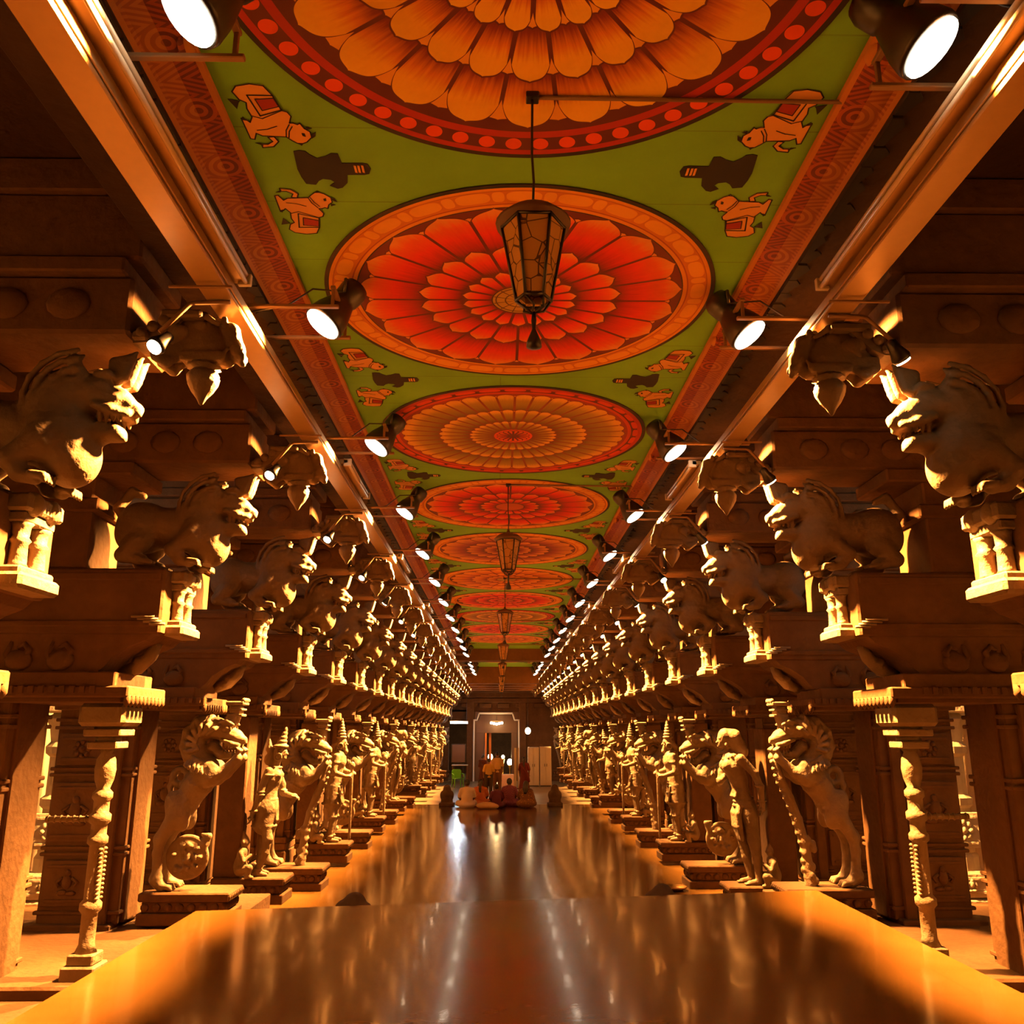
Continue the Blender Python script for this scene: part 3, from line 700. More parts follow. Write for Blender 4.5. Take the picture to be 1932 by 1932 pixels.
def figure_a():                                     # crowned dancer with one fist forward
    s = Sculpt((-.42, -.3, -.02), (.42, .3, 2.1), .0115)
    s.chain([(-.04, 0, .90), (-.03, 0, 1.05), (-.01, 0, 1.16), (.02, 0, 1.30), (.03, 0, 1.40)], [.15, .115, .095, .115, .11], .05, fy=1.25)
    s.ell((-.07, 0, .90), (.15, .175, .17), .05)
    s.ell((.10, .07, 1.36), (.065, .06, .06), .03, m=True)
    s.cap((.04, 0, 1.44), (.08, 0, 1.58), .055, .05, .03)
    s.ell((.11, 0, 1.68), (.095, .08, .115), .02); s.cap((.19, 0, 1.68), (.215, 0, 1.655), .018, .016, .012); s.ell((.17, 0, 1.60), (.035, .035, .03), .02); s.ell((.19, 0, 1.625), (.018, .028, .01), .006)
    for m in (1, -1): s.ell((.185, m * .038, 1.70), (.018, .022, .012), .006); s.tor((.10, m * .095, 1.62), .045, .016, 1, .01); s.ell((.09, m * .08, 1.68), (.02, .02, .04), .01)
    s.tor((.11, 0, 1.765), .09, .022, 2, .012)
    for q in range(5): s.ell((.11 + .015 * q, 0, 1.78 + q * .055), (.09 - .016 * q, .09 - .016 * q, .042), .012)
    s.chain([(-.0, 0, 1.62), (-.05, 0, 1.72), (-.06, 0, 1.86)], [.05, .05, .015], .02); s.ell((-.05, 0, 1.58), (.075, .075, .085), .02)
    s.tor((.05, 0, 1.47), .085, .016, 2, .01)
    # skirt, hem, belts
    s.chain([(-.04, 0, .92), (-.06, 0, .70)], [.165, .16], .03, fy=1.15)
    s.tor((-.06, 0, .665), .165, .02, 2, .01); s.tor((-.035, 0, 1.03), .13, .022, 2, .012); s.tor((-.03, 0, 1.075), .115, .015, 2, .01)
    for q in range(6): s.chain([(.10, -.06 + q * .024, 1.0), (.12, -.06 + q * .024, .74)], [.012, .014], .012)
    # legs: front knee bent, heel lifted
    s.chain([(-.03, -.09, .72), (.03, -.10, .50), (.0, -.10, .31), (-.09, -.10, .07)], [.085, .068, .055, .045], .03); s.chain([(-.10, -.10, .04), (.03, -.10, .02)], [.042, .028], .02)
    s.chain([(-.09, .09, .72), (-.11, .10, .45), (-.12, .10, .07)], [.085, .062, .045], .03); s.chain([(-.13, .10, .04), (.0, .10, .02)], [.042, .028], .02)
    for x, y in ((-.08, -.10), (-.12, .10)): s.tor((x, y, .10), .05, .014, 2, .01)
    # arms
    s.chain([(.04, .17, 1.42), (.11, .22, 1.22), (.13, .22, 1.10), (.27, .12, 1.07)], [.062, .05, .045, .036], .025); hand(s, (.28, .11, 1.07), (1, -.2, -.1), (0, 0, 1), 1.2, 1.3)
    s.chain([(.0, -.17, 1.42), (-.08, -.21, 1.20), (-.10, -.22, 1.08), (-.19, -.19, .84)], [.062, .05, .044, .034], .025); hand(s, (-.20, -.19, .82), (-.2, 0, -1), (1, 0, 0), 1.1, .5)
    for c in ((-.09, -.215, 1.14), (-.09, -.215, 1.10), (-.175, -.19, .88), (.13, .22, 1.14)): s.tor(c, .052, .013, 2, .008)
    s.tor((.05, .17, 1.37), .068, .013, 2, .008); s.tor((-.0, -.175, 1.37), .068, .013, 2, .008)
    return s.mesh('figure')
def figure_b():                                     # leaning figure with long hair and a heavy folded cloth
    s = Sculpt((-.45, -.32, -.02), (.48, .32, 2.22), .0115)
    s.chain([(.0, 0, 1.04), (.05, 0, 1.25), (.08, 0, 1.45), (.14, 0, 1.64), (.16, 0, 1.76)], [.14, .115, .12, .15, .13], .05, fy=1.2)
    s.ell((.25, .085, 1.66), (.085, .075, .09), .03, m=True); s.chain([(.2, 0, 1.82), (.12, 0, 1.6)], [.05, .05], .03)
    s.cap((.18, 0, 1.82), (.23, 0, 1.93), .06, .055, .03)
    s.ell((.26, 0, 2.03), (.10, .085, .12), .02, (0, R(-8), 0)); s.cap((.345, 0, 2.02), (.375, 0, 1.99), .018, .017, .012); s.ell((.33, 0, 1.94), (.04, .035, .035), .02); s.ell((.352, 0, 1.965), (.018, .028, .009), .005)
    for m in (1, -1): s.ell((.34, m * .04, 2.05), (.016, .024, .012), .006); s.ell((.24, m * .085, 2.03), (.02, .02, .04), .01); s.ell((.25, m * .09, 1.96), (.028, .02, .035), .01)
    s.chain([(.24, 0, 2.10), (.12, 0, 2.06), (.04, 0, 1.92), (.02, 0, 1.78)], [.10, .12, .11, .06], .04, fy=1.1)      # hair mass
    s.ell((-.01, -.10, 1.86), (.06, .06, .08), .03)
    s.ell((-.02, 0, 1.0), (.15, .18, .16), .05)
    s.chain([(-.03, -.10, .98), (-.06, -.11, .62), (-.10, -.11, .36), (-.11, -.11, .08)], [.115, .09, .065, .052], .03)
    s.chain([(.03, .10, .98), (.04, .11, .66), (.0, .11, .36), (-.06, .11, .08)], [.115, .09, .065, .052], .03)
    for y, x in ((-.11, -.12), (.11, -.07)):
        s.chain([(x, y, .045), (x + .16, y, .025)], [.05, .038], .02)
        for q in range(4): s.cap((x + .16, y + (q - 1.5) * .022, .022), (x + .215, y + (q - 1.5) * .026, .018), .016, .013, .005)
    # cloth folds hanging in front
    for q in range(7):
        y = -.12 + q * .04; s.chain([(.10, y, 1.13), (.15, y * 1.2, .98), (.14, y * 1.1, .80), (.10, y * .8, .62)], [.035, .042, .045, .028], .012)
    for z, r in ((1.20, .125), (1.15, .14), (1.09, .15)): s.tor((.02, 0, z), r, .022, 2, .012)
    for q in range(8): s.chain([(.14, -.14 + q * .04, 1.32 - .02 * (q % 3)), (.17, -.13 + q * .037, 1.22)], [.016, .022], .01)
    # arms
    s.chain([(.08, -.20, 1.76), (-.10, -.24, 1.55), (-.17, -.25, 1.36), (-.20, -.20, 1.10)], [.07, .056, .05, .038], .03); hand(s, (-.20, -.20, 1.09), (.25, .0, -1), (-1, 0, 0), 1.25, .3)
    s.chain([(.15, .20, 1.76), (.26, .24, 1.56), (.30, .22, 1.42), (.20, .12, 1.52)], [.07, .056, .05, .04], .03); hand(s, (.20, .12, 1.52), (-.6, -.3, .6), (1, 0, 0), 1.2, .8)
    for c in ((-.16, -.25, 1.38), (-.195, -.2, 1.16), (.29, .23, 1.45)): s.tor(c, .058, .013, 2, .008)
    for q in range(14):
        a = 2 * PI * q / 14; s.ell((.17 + .12 * math.cos(a), .15 * math.sin(a), 1.80 - .05 * math.cos(a)), (.02, .02, .02), .006)
    return s.mesh('figure')
def figure_c():                                     # tall crowned warrior with a staff
    s = Sculpt((-.4, -.34, -.02), (.45, .34, 2.3), .0115)
    s.chain([(-.02, 0, .98), (.0, 0, 1.15), (.02, 0, 1.30), (.05, 0, 1.48), (.06, 0, 1.56)], [.14, .125, .12, .15, .13], .05, fy=1.25)
    s.cap((.06, 0, 1.60), (.08, 0, 1.72), .058, .052, .03)
    s.ell((.11, 0, 1.82), (.095, .082, .115), .02); s.cap((.19, 0, 1.82), (.22, 0, 1.79), .018, .017, .012); s.ell((.17, 0, 1.735), (.04, .04, .035), .02); s.ell((.195, 0, 1.765), (.018, .03, .01), .006)
    s.chain([(.17, 0, 1.73), (.20, 0, 1.66), (.18, 0, 1.60)], [.04, .035, .015], .02)
    for m in (1, -1): s.ell((.188, m * .04, 1.845), (.016, .024, .012), .006); s.tor((.10, m * .1, 1.76), .05, .017, 1, .01); s.chain([(.16, m * .03, 1.78), (.20, m * .06, 1.775)], [.012, .008], .006)
    for q in range(6): s.ell((.10, 0, 1.93 + q * .055), (.10 - .013 * q, .10 - .013 * q, .038), .008)
    s.ell((.10, 0, 2.26), (.02, .02, .035), .01); s.chain([(.02, 0, 1.8), (-.05, 0, 1.74), (-.06, 0, 1.6)], [.05, .05, .03], .02)
    s.chain([(-.02, 0, 1.0), (-.02, 0, .72)], [.16, .175], .03, fy=1.2); s.tor((-.02, 0, .70), .19, .024, 2, .012)
    for z, r in ((1.10, .14), (1.05, .15), (1.0, .16), (.88, .175)): s.tor((-.015, 0, z), r, .018, 2, .01)
    for q in range(7): s.chain([(.12, -.12 + q * .04, 1.0), (.17, -.13 + q * .043, .72)], [.016, .02], .01)
    for m in (1, -1):
        s.chain([(-.02, m * .10, .75), (.02, m * .12, .46), (-.03, m * .12, .07)], [.095, .066, .05], .03); s.chain([(-.04, m * .12, .045), (.13, m * .13, .025)], [.048, .032], .02); s.tor((-.02, m * .12, .11), .055, .015, 2, .01); s.tor((.02, m * .12, .46), .072, .014, 2, .01)
        s.tor((.05, m * .215, 1.46), .07, .014, 2, .01)
    s.chain([(.05, .21, 1.56), (.10, .27, 1.30), (.26, .16, 1.26)], [.072, .056, .04], .03); hand(s, (.26, .16, 1.26), (1, -.5, .2), (0, 0, 1), 1.25, 1.4)
    s.chain([(.05, -.21, 1.56), (.02, -.28, 1.28), (.24, -.20, 1.20)], [.072, .056, .04], .03); hand(s, (.24, -.20, 1.20), (1, .4, .1), (0, 0, 1), 1.25, 1.4)
    s.cap((.33, .0, .05), (.33, .0, 1.36), .026, .03, .01); s.ell((.33, 0, 1.4), (.055, .055, .07), .01); s.cap((.31, .12, 1.26), (.31, -.14, 1.2), .03, .03, .02)
    for q in range(14):
        a = 2 * PI * q / 14; s.ell((.07 + .12 * math.cos(a), .15 * math.sin(a), 1.60 - .05 * math.cos(a)), (.02, .02, .022), .006)
    return s.mesh('figure')

def lion_body():
    s = Sculpt((-1.2, -.32, -.03), (.1, .32, .86), .0115)
    s.ell((-.90, 0, .36), (.20, .20, .23), .05); s.chain([(-.9, 0, .38), (-.62, 0, .36), (-.40, 0, .30)], [.19, .165, .19], .08, fy=1.05)
    s.ell((-.31, 0, .20), (.16, .17, .19), .05)
    s.chain([(-.36, 0, .32), (-.44, 0, .48), (-.36, 0, .60), (-.22, 0, .60)], [.17, .165, .15, .125], .05, fy=1.1)
    for m in (1, -1):
        s.ell((-.90, m * .15, .30), (.17, .09, .20), .03)
        s.chain([(-.86, m * .17, .20), (-.96, m * .19, .08), (-.80, m * .19, .035)], [.10, .065, .05], .03)
        for q in range(3): s.cap((-.79, m * .19 + (q - 1) * .035, .03), (-.72, m * .19 + (q - 1) * .04, .015), .026, .02, .006)
        s.ell((-.42, m * .15, .28), (.11, .075, .15), .03)
        s.chain([(-.42, m * .17, .26), (-.56, m * .19, .13), (-.50, m * .17, .05), (-.42, m * .16, .025)], [.08, .06, .05, .045], .03)
        for q in range(4): s.chain([(-.42, m * .16 + (q - 1.5) * .03, .035), (-.35, m * .16 + (q - 1.5) * .034, .025), (-.335, m * .16 + (q - 1.5) * .034, -.01)], [.024, .022, .012], .006)
        # mane ridges: concentric arcs over cheek and neck
        for r_, yy in ((.13, .145), (.19, .165), (.25, .165), (.31, .15)):
            pts = [(-.25 + r_ * math.cos(R(a)), m * yy, .52 + r_ * math.sin(R(a))) for a in range(95, 256, 20)]
            s.chain(pts, [.017] * len(pts), .014)
        s.ell((-.14, m * .095, .63), (.042, .03, .036), .006); s.tor((-.14, m * .10, .63), .045, .012, 1, .006)
        s.chain([(-.26, m * .11, .68), (-.30, m * .14, .76), (-.25, m * .13, .80)], [.045, .035, .012], .015)
        s.chain([(-.18, m * .10, .70), (-.11, m * .11, .70), (-.06, m * .08, .66)], [.018, .024, .015], .01)
        s.ell((-.22, m * .15, .50), (.05, .055, .05), .01, sub=True)
        s.chain([(-.17, m * .105, .50), (-.08, m * .10, .47), (-.0, m * .06, .455)], [.024, .032, .022], .01)
        for q in range(4): s.chain([(-.14 + q * .036, m * (.085 - .006 * q), .45), (-.135 + q * .036, m * (.085 - .006 * q), .41)], [.017, .011], .004)
        s.ell((.0, m * .045, .53), (.03, .026, .022), .008)
        s.chain([(-.15, m * .06, .395), (-.06, m * .05, .375)], [.016, .014], .006)
    s.chain([(-.20, 0, .60), (-.08, 0, .54), (-.01, 0, .50)], [.11, .092, .062], .03, fy=1.15); s.chain([(-.02, 0, .54), (.035, 0, .51), (.05, 0, .475)], [.045, .032, .016], .014, fy=1.6)
    s.chain([(-.30, 0, .44), (-.18, 0, .345), (-.06, 0, .345), (-.03, 0, .32)], [.075, .055, .042, .02], .03, fy=1.6)
    for q in range(5):
        z = .66 + q * .033
        for m in (-1, 0, 1): s.chain([(-.10, m * .05, z), (-.03 + .008 * q, m * .075, z + .02), (.005 + .008 * q, m * .085, z + .055)], [.036, .026, .010], .01)
    s.chain([(-1.04, 0, .40), (-1.13, 0, .55), (-1.02, 0, .70), (-.92, 0, .66)], [.04, .04, .045, .03], .02)
    return s.mesh('beast_body')
def lion_strut():
    mb = MB(); P = [(.03, .895), (.10, .90), (.16, .93), (.21, .98), (.25, 1.01), (.28, 1.045)]; W = [.085, .09, .085, .08, .085, .11]
    up = []; dn = []
    for i, (x, z) in enumerate(P):
        a, b = Vector(P[max(i - 1, 0)]), Vector(P[min(i + 1, 5)]); d = (b - a).normalized(); n = Vector((-d.y, d.x)) * .035
        up.append((x + n.x, z + n.y)); dn.append((x - n.x, z - n.y))
    mb.prism(up + dn[::-1], -.10, .10); mb.box(.03, .12, -.125, .125, .875, .93, .012); mb.box(.18, .42, -.13, .13, 1.015, 1.065, .012)
    for q in range(3): mb.ball((.08 + q * .06, -.11, .92 + q * .04), (.035, .03, .035), 8, 6); mb.ball((.08 + q * .06, .11, .92 + q * .04), (.035, .03, .035), 8, 6)
    return mb.mesh('curved_strut')
def lotus_body():
    s = Sculpt((-.02, -.26, .50), (.74, .26, 1.22), .0115)
    s.box((.28, 0, .84), (.16, .10, .035), .01, .02); s.box((.42, 0, .80), (.12, .12, .03), .012, .015); s.box((.42, 0, .765), (.085, .085, .02), .008, .01)
    s.chain([(.22, 0, .90), (.30, 0, .95), (.44, 0, .90), (.55, 0, .80)], [.075, .10, .09, .05], .04, fy=1.1)
    s.ell((.36, 0, .99), (.13, .12, .07), .04)
    s.chain([(.48, 0, 1.05), (.56, 0, .98), (.60, 0, .86), (.64, 0, .775)], [.02, .05, .05, .022], .02, fy=1.6)
    for m in (1, -1):
        s.ell((.40, m * .115, .99), (.035, .02, .028), .006); s.chain([(.30, m * .10, 1.06), (.42, m * .12, 1.05), (.50, m * .09, 1.0)], [.018, .022, .014], .01)
        s.chain([(.22, m * .10, .97), (.30, m * .15, .93), (.26, m * .17, .86)], [.05, .04, .015], .02)
        for q in range(5): s.ell((.53 + q * .028, m * (.075 - q * .008), 1.03 - q * .055), (.022, .022, .03), .008)
        s.chain([(.46, m * .06, .86), (.54, m * .09, .80), (.57, m * .09, .86)], [.022, .017, .008], .008)
        s.chain([(.15, m * .08, .80), (.22, m * .10, .76), (.28, m * .08, .79)], [.03, .035, .02], .015)
    return s.mesh('beast_head_arm')
def lotus_bud():
    mb = MB(); mb.lathe([(.02, .775), (.085, .765), (.095, .745), (.06, .735), (.075, .72), (.092, .69), (.085, .65), (.06, .60), (.03, .56), (.012, .525), (.002, .515)], 24, (.42, 0), rib=.05, nr=12)
    return mb.mesh('lotus_bud')
# ------------------------------------------------------------------ pillars
def relief_panel(x0, x1, z0, z1, y, kind):
    mb = MB(); mb.box(x0, x1, y - .03, y + .02, z0, z1, .008)
    mb.box(x0 + .04, x1 - .04, y - .045, y - .02, z0 + .04, z0 + .07, .004); mb.box(x0 + .04, x1 - .04, y - .045, y - .02, z1 - .07, z1 - .04, .004)
    cx, cz = (x0 + x1) / 2, (z0 + z1) / 2; r = min(x1 - x0, z1 - z0) * .3
    if kind == 'rosette':
        mb.ball((cx, y - .03, cz), (r * .35, .035, r * .35), 10, 6)
        for q in range(8): a = q * PI / 4; mb.ball((cx + r * .75 * math.cos(a), y - .03, cz + r * .75 * math.sin(a)), (r * .3, .028, r * .3), 8, 5)
    elif kind == 'figure':
        mb.ball((cx, y - .035, cz + r * .75), (r * .25, .03, r * .28), 8, 6); mb.ball((cx, y - .035, cz + .02), (r * .42, .035, r * .55), 8, 6)
        mb.ball((cx - r * .3, y - .035, cz - r * .65), (r * .45, .03, r * .22), 8, 5); mb.ball((cx + r * .35, y - .035, cz - r * .7), (r * .45, .03, r * .2), 8, 5)
        for m in (1, -1): mb.tube([(cx + m * r * .35, y - .035, cz + r * .4), (cx + m * r * .8, y - .035, cz + r * .1), (cx + m * r * .55, y - .04, cz - r * .2)], .018, 6)
    else:
        for q in range(3):
            for p in range(3): mb.ball((cx + (q - 1) * r * .8, y - .03, cz + (p - 1) * r * .8), (r * .36, .03, r * .36), 8, 5)
    return mb
def colonette():
    mb = MB(); x = -.40
    mb.box(x - .13, x + .13, -.13, .13, .50, .66, .012); mb.box(x - .10, x + .10, -.10, .10, .66, .74, .01)
    mb.lathe([(.085, .74), (.06, .80), (.06, 1.02), (.085, 1.05), (.085, 1.09), (.06, 1.12), (.058, 1.52), (.08, 1.54), (.08, 1.58), (.062, 1.60), (.062, 1.68), (.085, 1.70), (.085, 1.75), (.062, 1.77), (.062, 1.86), (.08, 1.88), (.08, 1.92), (.05, 1.95), (.075, 2.02), (.085, 2.10), (.075, 2.18), (.05, 2.23), (.075, 2.26)], 16, (x, 0), rib=.03, nr=8)
    mb.box(x - .12, x + .12, -.12, .12, 2.26, 2.32, .01); mb.box(x - .15, x + .15, -.15, .15, 2.36, 2.42, .01); mb.lathe([(.10, 2.32), (.10, 2.36)], 12, (x, 0))
    mb.box(x - .19, x + .19, -.19, .19, 2.44, 2.62, .03); mb.lathe([(.12, 2.42), (.12, 2.45)], 12, (x, 0))
    for q in range(12):
        for m in (1, -1): mb.ball((x + .05, m * .04, 1.13 + q * .033), (.022, .022, .014), 6, 4)
    mb.tube([(x - .05, -.02, 1.72), (x - .42, -.02, 1.72)], .022, 8)
    for q in range(7): mb.lathe([(.03, -.005 + x - .1 - q * .05), (.03, .005 + x - .1 - q * .05)], 8, (-.02, 1.72), 'x')
    return mb
def build_pillar(kind):
    p = empty('carved_pillar')
    mb = MB(); mb.box(-2.0, -1.09, -.46, .46, 0, .28, .02); mb.box(-1.95, -1.10, -.40, .40, .28, .42, .02); mb.box(-1.98, -1.09, -.43, .43, .42, .52, .015)
    mb.build('plinth', M['stone'], p)
    mb = MB(); mb.box(-1.88, -1.06, -.31, .31, .5, 2.66, .012); mb.box(-1.10, -1.03, -.22, .22, .5, 2.66, .012)
    for z in (.60, 1.16, 1.22, 1.94, 2.0, 2.42, 2.50): mb.box(-1.91, -1.04, -.335, .335, z, z + .035, .008)
    mb.box(-1.28, -1.16, -.36, .36, .5, 2.62, .012)
    mb.build('shaft', M['stone'], p)
    for (x0, x1, z0, z1, kd) in ((-1.84, -1.33, .68, 1.12, 'figure'), (-1.85, -1.32, 1.30, 1.88, 'figure'), (-1.84, -1.33, 2.06, 2.38, 'rosette')):
        relief_panel(x0, x1, z0, z1, -.325, kd).build('relief_panel', M['stone'], p)
    mb = MB(); ax_ = -.12 if kind == 'colonette' else -.33
    mb.box(-1.98, ax_, -.40, .40, 2.66, 2.75, .012); mb.box(-1.96, ax_ - .12, -.385, .385, 2.74, 2.86, .01); mb.box(-1.93, ax_ - .06, -.36, .36, 2.62, 2.67, .008)
    ab = mb.build('abacus', M['stone'], p)
    mb = MB()
    for q in range(20): x = -1.94 + q * .08; mb.box(x, x + .045, -.415, -.39, 2.69, 2.75, .004); mb.box(x, x + .045, .39, .415, 2.69, 2.75, .004)
    for q in range(10): y = -.36 + q * .08; mb.lathe([(.004, 2.585), (.028, 2.62), (.028, 2.68)], 8, (ax_ - .015, y))
    f = mb.build('fringe', M['stone'], ab); f['kind'] = 'stuff'
    # curved bracket with leaf birds, then the long corbel block with its carved end
    mb = MB(); mb.prism([(-1.95, 2.85), (-.42, 2.85), (-.36, 2.90), (-.30, 2.98), (-.16, 3.07), (-.06, 3.11), (-.01, 3.16), (-1.95, 3.16)], -.33, .33)
    cv = mb.build('curved_bracket', M['stone'], p)
    for q in range(4):
        x = -1.7 + q * .33
        for m in (-1, 1):
            y = m * .335; mb = MB()
            mb.ball((x, y, 2.95), (.115, .05, .085), 10, 6); mb.tube([(x + .04, y, 2.96), (x + .08, y, 3.03), (x + .03, y, 3.08), (x - .02, y, 3.05)], [.03, .03, .025, .012], 6); mb.tube([(x - .05, y, 2.93), (x - .1, y, 3.0), (x - .07, y, 3.1)], [.035, .03, .012], 6)
            mb.build('leaf_bird', M['stone'], cv)
    mb = MB(); mb.tube([(-.36, 0, 2.86), (-.22, 0, 2.92), (-.12, 0, 3.02), (-.08, 0, 3.12)], [.05, .065, .06, .05], 8); mb.ball((-.20, 0, 2.96), (.08, .07, .06), 10, 6); mb.box(-.30, -.06, -.05, .05, 3.08, 3.16, .012)
    mb.build('bracket_figure', M['statue'], cv)
    mb = MB(); mb.box(-2.1, .06, -.34, .34, 3.16, 3.70, .018); mb.box(-2.12, .03, -.355, .355, 3.22, 3.27, .008); mb.box(-2.12, .03, -.355, .355, 3.60, 3.66, .008)
    co = mb.build('corbel', M['stone'], p)
    mb = MB(); mb.box(.03, .20, -.22, .22, 3.16, 3.25, .02); mb.box(.03, .17, -.19, .19, 3.24, 3.29, .012); mb.box(.03, .15, -.17, .17, 3.54, 3.60, .01); mb.box(.03, .18, -.20, .20, 3.60, 3.70, .015)
    for m in (1, -1): mb.lathe([(.06, 3.29), (.05, 3.31), (.045, 3.42), (.06, 3.44), (.045, 3.46), (.05, 3.52), (.065, 3.54)], 10, (.10, m * .10)); mb.ball((.14, m * .10, 3.65), (.07, .075, .075), 10, 6)
    for q in range(4): mb.tube([(.10 - q * .03, -.345, 3.24 + q * .02), (-.02 - q * .05, -.365, 3.24 + q * .02)], .012, 6)
    mb.build('corbel_end', M['statue'], co)
    # upper pier, stepped brackets and the cross beam of the aisle
    mb = MB(); mb.box(-2.0, -.62, -.30, .30, 3.70, 4.7, .015); mb.box(-2.1, -.55, -.34, .34, 4.18, 4.30, .015); mb.box(-2.2, -.30, -.34, .34, 4.50, 4.62, .015)
    mb.build('upper_pier', M['stone'], p)
    mb = MB(); mb.box(-3.6, .66, -.30, .30, 4.62, 4.98, .02); mb.box(-3.6, .62, -.36, .36, 4.98, 5.08, .012); mb.box(-3.6, .70, -.33, .33, 5.08, 5.5, .015); mb.box(-3.6, .78, -.37, .37, 5.5, 5.72, .012)
    for q in range(11): mb.ball((-3.3 + q * .36, -.305, 4.80), (.13, .035, .10), 10, 6)
    mb.build('cross_beam', M['stone'], p)
    if kind == 'colonette':
        colonette().build('colonette', M['statue'], p)
        mb = MB(); mb.box(-1.08, -.18, -.27, .27, .0, .56, .02); mb.build('colonette_base', M['stone'], p)
    return p
SIDE = {-1: 'left', 1: 'right'}
def root_xy(sd, n): return (XL if sd < 0 else XR, Y0 + BAY * n + (0 if sd < 0 else .12))
pil = {'plain': build_pillar('plain'), 'colonette': build_pillar('colonette')}

# prototypes of the statues
YB = yali_body(); YC = yali_collar(); YT = yali_trunk(); YR = yali_roundel()
peds = [pedestal(i) for i in range(2)]
def proto_yali(front):
    r = empty('beast_statue'); mobj('beast_body', YB, M['statue'], r); mobj('bell_collar', YC, M['statue'], r)
    mb = MB(); mb.box(-.20, -.02, -.10, .10, 1.93, 1.96, .006); mb.box(-.18, -.05, -.085, .085, 1.96, 2.06, .012); mb.box(-.22, .0, -.12, .12, 2.06, 2.11, .012); mb.box(-.20, -.02, -.10, .10, 2.0, 2.025, .006)
    for q in (-1, 0, 1): mb.ball((-.01, q * .08, 2.12), (.03, .035, .03), 8, 5)
    mobj('crown_block', mb.mesh('crown_block'), M['statue'], r)
    if front == 'stem': mobj('carved_stem', YT, M['statue'], r)
    else: mobj('carved_roundel', YR, M['statue'], r)
    mobj('pedestal', peds[0], M['stone'], r); return r
AT = attendant()
def proto_fig(me, dx):
    r = empty('figure_statue'); mobj('figure', me, M['statue'], r, (dx, 0, 0)); 
    mobj('attendant_figure', AT, M['statue'], r, (dx - .30, -.20, 0)); mobj('pedestal', peds[1], M['stone'], r)
    mb = MB(); mb.box(-.98, -.60, -.24, .24, 0, 2.2, .02); mobj('back_slab', mb.mesh('back_slab'), M['stone'], r); return r
pro = {'roundel': proto_yali('roundel'), 'stem': proto_yali('stem'), 'dancer': proto_fig(figure_a(), -.30), 'leaning': proto_fig(figure_b(), -.34), 'warrior': proto_fig(figure_c(), -.33)}
LB = lion_body(); LS = lion_strut()
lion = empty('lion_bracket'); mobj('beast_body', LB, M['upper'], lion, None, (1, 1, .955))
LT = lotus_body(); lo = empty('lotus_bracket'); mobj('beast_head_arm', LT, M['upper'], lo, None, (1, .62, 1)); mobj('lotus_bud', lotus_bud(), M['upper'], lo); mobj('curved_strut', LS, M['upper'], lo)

# lamp, rods and small flood prototypes (root at the trunking, +x to the hall centre)
spot = empty('spotlight')
LX = .40                                             # lens offset from the trunking
ax = Vector((-.53, -.22, -.82)).normalized()
def oriented(mb, o, d):
    q = Vector((0, 0, 1)).rotation_difference(-d).to_matrix(); mb.v = [tuple(q @ Vector(p) + Vector(o)) for p in mb.v]; return mb
LZ = .12
oriented(MB().lathe([(.122, -.002), (.132, .0), (.135, .02), (.122, .09), (.09, .18), (.075, .22), (.085, .24), (.092, .32), (.08, .36), (.03, .38)], 24), (LX, 0, LZ), ax).build('housing', M['black_metal'], spot)
oriented(MB().lathe([(.118, -.012), (.118, -.004)], 24), (LX, 0, LZ), ax).build('lens', M['lens'], spot)
mb = MB(); c = Vector((LX, 0, LZ)) - ax * .25
mb.tube([c + Vector((0, -.095, 0)), c + Vector((.01, -.11, .08)), c + Vector((0, 0, .13)), c + Vector((.01, .11, .08)), c + Vector((0, .095, 0))], .012, 6); mb.build('yoke', M['black_metal'], spot)
mb = MB(); mb.box(-.24, LX + .14, -.235, -.205, .116, .137, .004); mb.build('rod', M['rod'], spot)
mb = MB(); mb.box(-.24, LX + .14, .205, .235, .116, .137, .004); mb.build('rod', M['rod'], spot)
mb = MB(); mb.box(LX + .085, LX + .115, -.24, .24, .24, .262, .004); mb.box(LX + .09, LX + .11, -.232, -.212, .13, .25, .003); mb.box(LX + .09, LX + .11, .212, .232, .13, .25, .003); mb.build('cross_bar', M['rod'], spot)
mb = MB(); mb.tube([(LX + .13, -.03, .33), (LX - .05, -.12, .30), (LX - .2, -.16, .16), (-.02, -.15, .125)], .006, 5); mb.build('cable', M['wire'], spot)
M['lens'].cycles.emission_sampling = 'NONE'; M['bulb'].cycles.emission_sampling = 'NONE'
def build_flood(fx):
    f = empty('small_floodlight'); fx = Vector(fx).normalized()
    MB().tube([(-.02, 0, -.035), (-.22, 0, -.04), (-.24, -.02, -.06), (-.37, -.08, -.26)], .013, 6).build('rod', M['rod'], f)
    oriented(MB().lathe([(.05, 0), (.055, .02), (.035, .08), (.03, .13), (.01, .14)], 14), (-.38, -.10, -.36), fx).build('housing', M['black_metal'], f)
    oriented(MB().lathe([(.042, -.012), (.042, .004)], 14), (-.38, -.10, -.36), fx).build('bulb', M['bulb'], f)
    MB().box(-.30, .05, -.20, -.185, -.05, -.035, .003).build('clamp', M['rod'], f); return f
flood = build_flood((-.35, -.55, -.75)); flood_away = build_flood((-.6, .3, -.75))
kids = tree(None)
used = set()
def place(proto, loc, sc):
    if proto.name in used: return dup(proto, kids, loc, sc)
    used.add(proto.name); proto.location = loc; proto.scale = sc; return proto
def nth(n): return ORD[n]
TRX = {-1: -1.53, 1: 1.92}; TRZ = CZ + 2.42
STAT = {'roundel': 'rearing lion-beast with carved roundel', 'stem': 'rearing lion-beast with long carved stem', 'dancer': 'crowned dancer with fist forward', 'leaning': 'leaning long-haired figure', 'warrior': 'pointed-crowned warrior with staff'}
